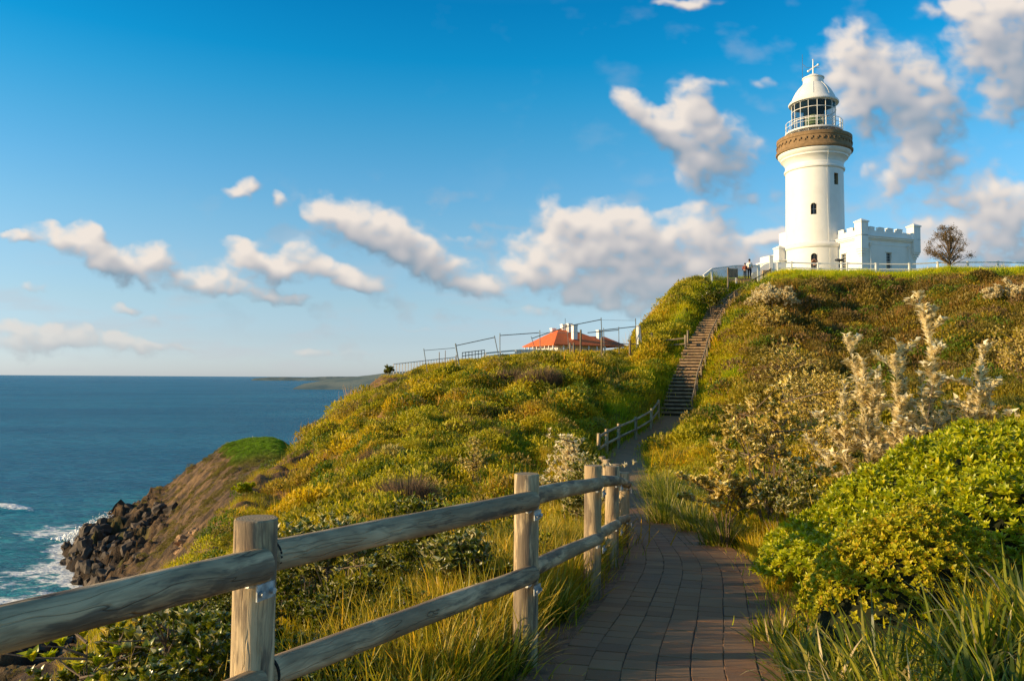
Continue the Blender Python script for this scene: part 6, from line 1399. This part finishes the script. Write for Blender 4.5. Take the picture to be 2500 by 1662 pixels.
# bright green bush of leaf rosettes
def rosette(per, L, W):
    azs = np.arange(per) * 2.4; sp = np.linspace(.35, 1.15, per); d = np.column_stack([np.cos(azs) * sp, np.sin(azs) * sp, np.linspace(1.1, .45, per)])
    return leaves_mesh(np.zeros((per, 3)) + rng.normal(0, .003, (per, 3)), d, np.column_stack([-np.cos(azs), -np.sin(azs), np.ones(per)]), rng.uniform(.8, 1.15, per) * L, rng.uniform(.8, 1.2, per) * W, .18, .10)
def mound_bush(name, cx, cy, rx, ry, hfun, nros, L, W, per, mat, label, nobj, zb):
    root = empty(name, (cx, cy, zb), 0, label, 'bush'); kinds = [rosette(per, L, W) for _ in range(6)]
    n = nros; r_ = np.sqrt(rng.uniform(0, 1, n)); az = rng.uniform(0, 2 * PI, n); X = cx + rx * r_ * np.cos(az); Y = cy + ry * r_ * np.sin(az)
    Z = hfun(X, Y); e = .06; gx = (hfun(X + e, Y) - hfun(X - e, Y)) / (2 * e); gy = (hfun(X, Y + e) - hfun(X, Y - e)) / (2 * e)
    Nn = unit(np.column_stack([-gx, -gy, np.ones(n)])); dp = rng.uniform(0, 1, n) ** 2.2 * .22; Pp = np.column_stack([X, Y, Z]) - Nn * dp[:, None]
    ax = unit(Nn * .75 + np.array([-.34, -.05, .55]) + rng.normal(0, .28, (n, 3))); h_ = rng.uniform(0, 2 * PI, n)
    order = np.argsort(np.hypot(X, Y) + dp * 12 + 3 * (np.abs(X / Y - .5) > .145)); single = set(order[:nobj].tolist())
    mes = []
    for (V, F) in kinds: me_o = mesh_obj('leaf_cluster', V, F, mat, link=False); mes.append(me_o.data)
    bv = []; bf = []; off = 0
    for i in range(n):
        zc = Vector(ax[i]); t1 = zc.cross(Vector((math.cos(h_[i]), math.sin(h_[i]), .1))).normalized(); t2 = zc.cross(t1); s_ = float(rng.uniform(.75, 1.25)); k = i % 6
        if i in single:
            o = bpy.data.objects.new('leaf_cluster', mes[k]); COL.objects.link(o); o.parent = root
            M = Matrix((t1 * s_, t2 * s_, zc * s_)).transposed().to_4x4(); M.translation = Vector(Pp[i]) - root.location; o.matrix_basis = M
        else:
            V, F = kinds[k]; R3 = np.array([t1, t2, zc]) * s_; bv.append(V @ R3 + Pp[i] - np.array([cx, cy, zb])); bf.append(F + off); off += len(V)
    fo = mesh_obj('foliage', np.concatenate(bv), np.concatenate(bf), mat, root); fo['kind'] = 'stuff'
    # near-black shell under the leaves, the bush's inner shade put into its colour
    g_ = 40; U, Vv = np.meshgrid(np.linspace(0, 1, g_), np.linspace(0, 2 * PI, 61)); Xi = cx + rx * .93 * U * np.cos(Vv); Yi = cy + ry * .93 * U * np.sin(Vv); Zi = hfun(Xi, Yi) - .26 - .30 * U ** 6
    io = grid_obj('inner_shell', Xi - cx, Yi - cy, Zi - zb, 'inner_shade'); io.parent = root
    return root
def h_big(x, y):
    q = np.sqrt(((x - 4.95) / 2.62) ** 2 + ((y - 7.3) / 2.6) ** 2); dome = np.clip(1 - q ** 2.6, 0, 1) ** .62
    lump = .24 * fbm(x * 1.2, y * 1.2, 2) + .14 * (1 - 2 * np.abs(perlin(x * 1.7 + 5, y * 1.7))) + .05 * perlin(x * 4, y * 4)
    hol = np.exp(-(((x - 3.05) / .34) ** 2 + ((y - 5.25) / .42) ** 2)) * .5
    return land_base(x, y) - .04 + dome * (.47 + .02 * (x - 3)) + lump * (.4 + dome) - hol
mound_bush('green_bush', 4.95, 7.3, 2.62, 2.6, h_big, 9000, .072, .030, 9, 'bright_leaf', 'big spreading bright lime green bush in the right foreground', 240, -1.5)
def h_small(x, y):
    q = np.sqrt(((x - 2.58) / .66) ** 2 + ((y - 5.35) / .55) ** 2); dome = np.clip(1 - q ** 2.4, 0, 1) ** .6
    return land_base(x, y) + dome * .56 + .09 * fbm(x * 2.2, y * 2.2, 3) * (.3 + dome)
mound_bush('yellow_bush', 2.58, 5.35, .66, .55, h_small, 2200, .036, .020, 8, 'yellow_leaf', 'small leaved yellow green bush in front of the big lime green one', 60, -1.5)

# ------------------------------------------------------------------ tree on the plateau
tx, ty, tz = ground(2324, 68.6); TR = empty('tree', (tx, ty, tz - .1), 0, 'small bronze leaved tree standing alone by the white fence right of the annex', 'tree')
tr_ = MB(); tips = []
def grow(p, d, L, r, depth):
    q = p + d * L; mid = (p + q) / 2 + Vector(rng.normal(0, .03, 3)) * L; tr_.tube([p, mid, q], [r, r * .85, r * .7], 6, cap=False)
    if depth == 0: tips.append(q); return
    for k in range(3 if depth > 1 else 4):
        nd = (d + Vector((rng.normal(0, .42), rng.normal(0, .42), rng.uniform(-.02, .38)))).normalized(); grow(q, nd, L * rng.uniform(.62, .88), r * .62, depth - 1)
    if depth <= 2: tips.append(q)
grow(Vector((0, 0, 0)), Vector((.05, 0, 1)), .62, .14, 0); tips.clear()
for k in range(5):
    an = 2 * PI * k / 5 + .3; grow(Vector((.03, 0, .58)), Vector((math.cos(an) * .8, math.sin(an) * .8, rng.uniform(.6, 1.1))).normalized(), .55, .06, 1)
tr_.build('trunk', 'bark', TR, True)
tw_ = MB(); CP = []
for k in range(74):
    h_ = rng.uniform(0, 1) ** .9; zc = 1.0 + 3.0 * h_; rr_ = (1.75 * (1 - h_) ** .62 + .22) * rng.uniform(.25, 1) ** .5; an = rng.uniform(0, 2 * PI)
    c_ = np.array([rr_ * math.cos(an) - .12, rr_ * math.sin(an) * .9, zc + (.30 * (rr_ / 1.8) ** 2)]); CP.append(c_)
    b0 = np.array([.05 + c_[0] * .12, c_[1] * .12, max(.6, zc * .55)]); tw_.tube([tuple(b0), tuple((b0 + c_) / 2 + rng.normal(0, .06, 3)), tuple(c_)], [.035, .022, .008], 5, cap=False)
tw_.tube([(0, 0, .3), (.08, 0, 1.6), (.1, 0, 3.6)], [.09, .06, .02], 6, cap=False); tw_.build('branch', 'bark', TR, True)
CP = np.array(CP); n = 5600; P = CP[rng.integers(0, len(CP), n)] + rng.normal(0, .15, (n, 3)) * [1, 1, .8]
V, F = leaves_mesh(P, ring_dirs(n, -.2, 1.3), ring_dirs(n, 0, 1.5), rng.uniform(.08, .15, n), rng.uniform(.04, .06, n)); mesh_obj('crown', V, F, 'tree_leaf', TR)

# ------------------------------------------------------------------ rocks
def hit(px, py, y0=2.5, y1=700):
    """where the sight line of a photo pixel first meets the land"""
    Ys = np.exp(np.linspace(math.log(y0), math.log(y1), 1500)); a, b = ray(px, py); g_ = land(a * Ys, Ys) - b * Ys; k = np.argmax(g_ > 0)
    return Vector((a * Ys[k], Ys[k], b * Ys[k]))
def rock_mesh(R_, seed, rough=.35, flat=(1, 1, .7), sub=3):
    bm_ = bmesh.new(); bmesh.ops.create_icosphere(bm_, subdivisions=sub, radius=1.0); r = np.random.default_rng(seed); pl_ = [unit(r.normal(0, 1, 3)[None])[0] for _ in range(11)]; cut = r.uniform(.55, .92, 11)
    for v in bm_.verts:
        c = np.array(v.co)
        for p_, k in zip(pl_, cut):
            q = c @ p_
            if q > k: c = c - p_ * (q - k) * .95
        c = c * (1 + rough * float(perlin(c[0] * 2.2 + seed, c[1] * 2.2 + c[2] * 1.7))); v.co = Vector(c * flat) * R_
    me = bpy.data.meshes.new('rock'); bm_.to_mesh(me); bm_.free(); return me
def rock(name, p, R_, seed, mat, label, group=None, flat=(1, 1, .7), rz=0, cat='rock', rough=.35, tilt=0):
    me = rock_mesh(R_, seed, rough, flat); me.materials.append(MATS[mat]); o = bpy.data.objects.new(name, me); COL.objects.link(o); o.location = p; o.rotation_euler = (0, tilt, rz); return tag(o, label, cat, group)
bc_ = {}
def blab(px):
    w_ = 'beside the bright round shrub' if 590 < px < 660 else 'just right of the nearest post top' if px >= 660 else 'in the outcrop above the left rail'
    bc_[w_] = bc_.get(w_, 0) + 1; return 'pale orange boulder %s, %s of its cluster counting downhill' % (w_, ORD[bc_[w_] - 1])
k = 0
for px, py, sz_ in sorted(((612, 1208, 17), (634, 1222, 13), (602, 1238, 10), (700, 1242, 12), (690, 1228, 9), (722, 1262, 14), (706, 1283, 12), (655, 1205, 8), (450, 1318, 22), (475, 1300, 16), (437, 1345, 18), (468, 1350, 15), (500, 1360, 12), (523, 1372, 10), (430, 1375, 12), (545, 1250, 9), (668, 1290, 9), (490, 1385, 9), (1643, 726, 7), (735, 1272, 10)), key=lambda v: v[1]):
    h_ = hit(px, py); k += 1; rock('boulder', h_ + Vector((0, 0, .0)), sz_ / FPX * h_.y, k, 'orange_rock', blab(px) if px != 1643 else 'small orange rock outcrop on the skyline left of the upper steps', 'orange boulders on the near slope' if px != 1643 else None, (1.15, .9, .75), rng.uniform(0, 3))
def sea_rock(px, py_base, wpx, hpx, seed, label, lean=0.0):
    a, b = ray(px, py_base); Y = SEA / b; R_ = wpx / 2 / FPX * Y; H = hpx / FPX * Y
    rock('sea_rock', (a * Y, Y, SEA + H * .35), R_, seed, 'dark_rock', label, 'dark rocks in the surf', (1, .8, H / R_ * .62), rng.uniform(-.3, .3), 'rock', .75, lean)
sea_rock(300, 1288, 74, 64, 31, 'pointed dark crag standing at the tip of the rocky point', .15)
sea_rock(262, 1300, 50, 34, 32, 'low dark rock left of the pointed crag where the wave breaks')
sea_rock(340, 1262, 60, 32, 33, 'dark rock shelf right behind the pointed crag')
sea_rock(235, 1318, 52, 30, 34, 'flat dark rock just under the bursting wave')
sea_rock(212, 1343, 16, 8, 35, 'tiny dark rock alone in the white water')
sea_rock(285, 1330, 66, 42, 36, 'broad dark rock in front of the pointed crag')
sea_rock(225, 1410, 70, 46, 37, 'dark rock mass lowest above the top rail'); sea_rock(280, 1385, 80, 50, 38, 'dark jagged rock mass between crag and rail'); sea_rock(190, 1422, 34, 26, 39, 'small dark rock at the waterline left of the lowest mass')
sea_rock(415, 1208, 30, 14, 40, 'small dark rock at the far waterline under the ridge'); sea_rock(95, 1625, 80, 40, 41, 'dark rock under the left rail at the bottom'); sea_rock(30, 1640, 70, 40, 42, 'dark rock in the bottom left corner')
# broken rock along the shore: too many blocks to count
rt_ = []
for k in range(4):
    me = rock_mesh(1.0, 70 + k, .6, (1, .9, .9), 2); me.materials.append(MATS['dark_rock']); rt_.append(bpy.data.objects.new('shore_block', me))
x = rng.uniform(-260, -90, 30000); y = rng.uniform(190, 520, 30000); z = land(x, y); ok = (z > -81.5) & (z < -60) & (rng.uniform(0, 1, len(x)) < .075 * (1 - sstep(z, -76, -62)) + .006); x, y, z = x[ok], y[ok], z[ok]
scatter('shore_rocks', rt_, np.column_stack([x, y, z]), rng.uniform(.9, 2.0, len(x)) ** 2.2, np.ones((len(x), 3)), 'jumbled dark blocks of rock along the shore', .2, .8)
# bursting wave
sp_ = MB(); b0 = at(214, 1312, 1.0); q_ = SEA / b0.z; C0 = Vector((b0.x * q_, q_, SEA))
for k in range(1500):
    u_ = rng.uniform(-1, 1); hgt = max(0, (1 - abs(u_ - .25) ** 1.3)) * rng.uniform(0, 1) ** 1.5 * 13; R_ = rng.uniform(.18, .85) * (1.1 - hgt / 18)
    c_ = C0 + Vector((u_ * 13 + hgt * .55 + rng.normal(0, .9), rng.normal(0, 2.6) - 2, hgt + rng.normal(0, .4)))
    o8 = [c_ + Vector(v) * R_ for v in ((1, 0, 0), (-1, 0, 0), (0, 1, 0), (0, -1, 0), (0, 0, 1), (0, 0, -1))]
    sp_.add(o8, [(0, 2, 4), (2, 1, 4), (1, 3, 4), (3, 0, 4), (2, 0, 5), (1, 2, 5), (3, 1, 5), (0, 3, 5)])
tag(sp_.build('sea_spray', 'spray_foam', None, True), 'white spray bursting over the dark rocks', kind='stuff')
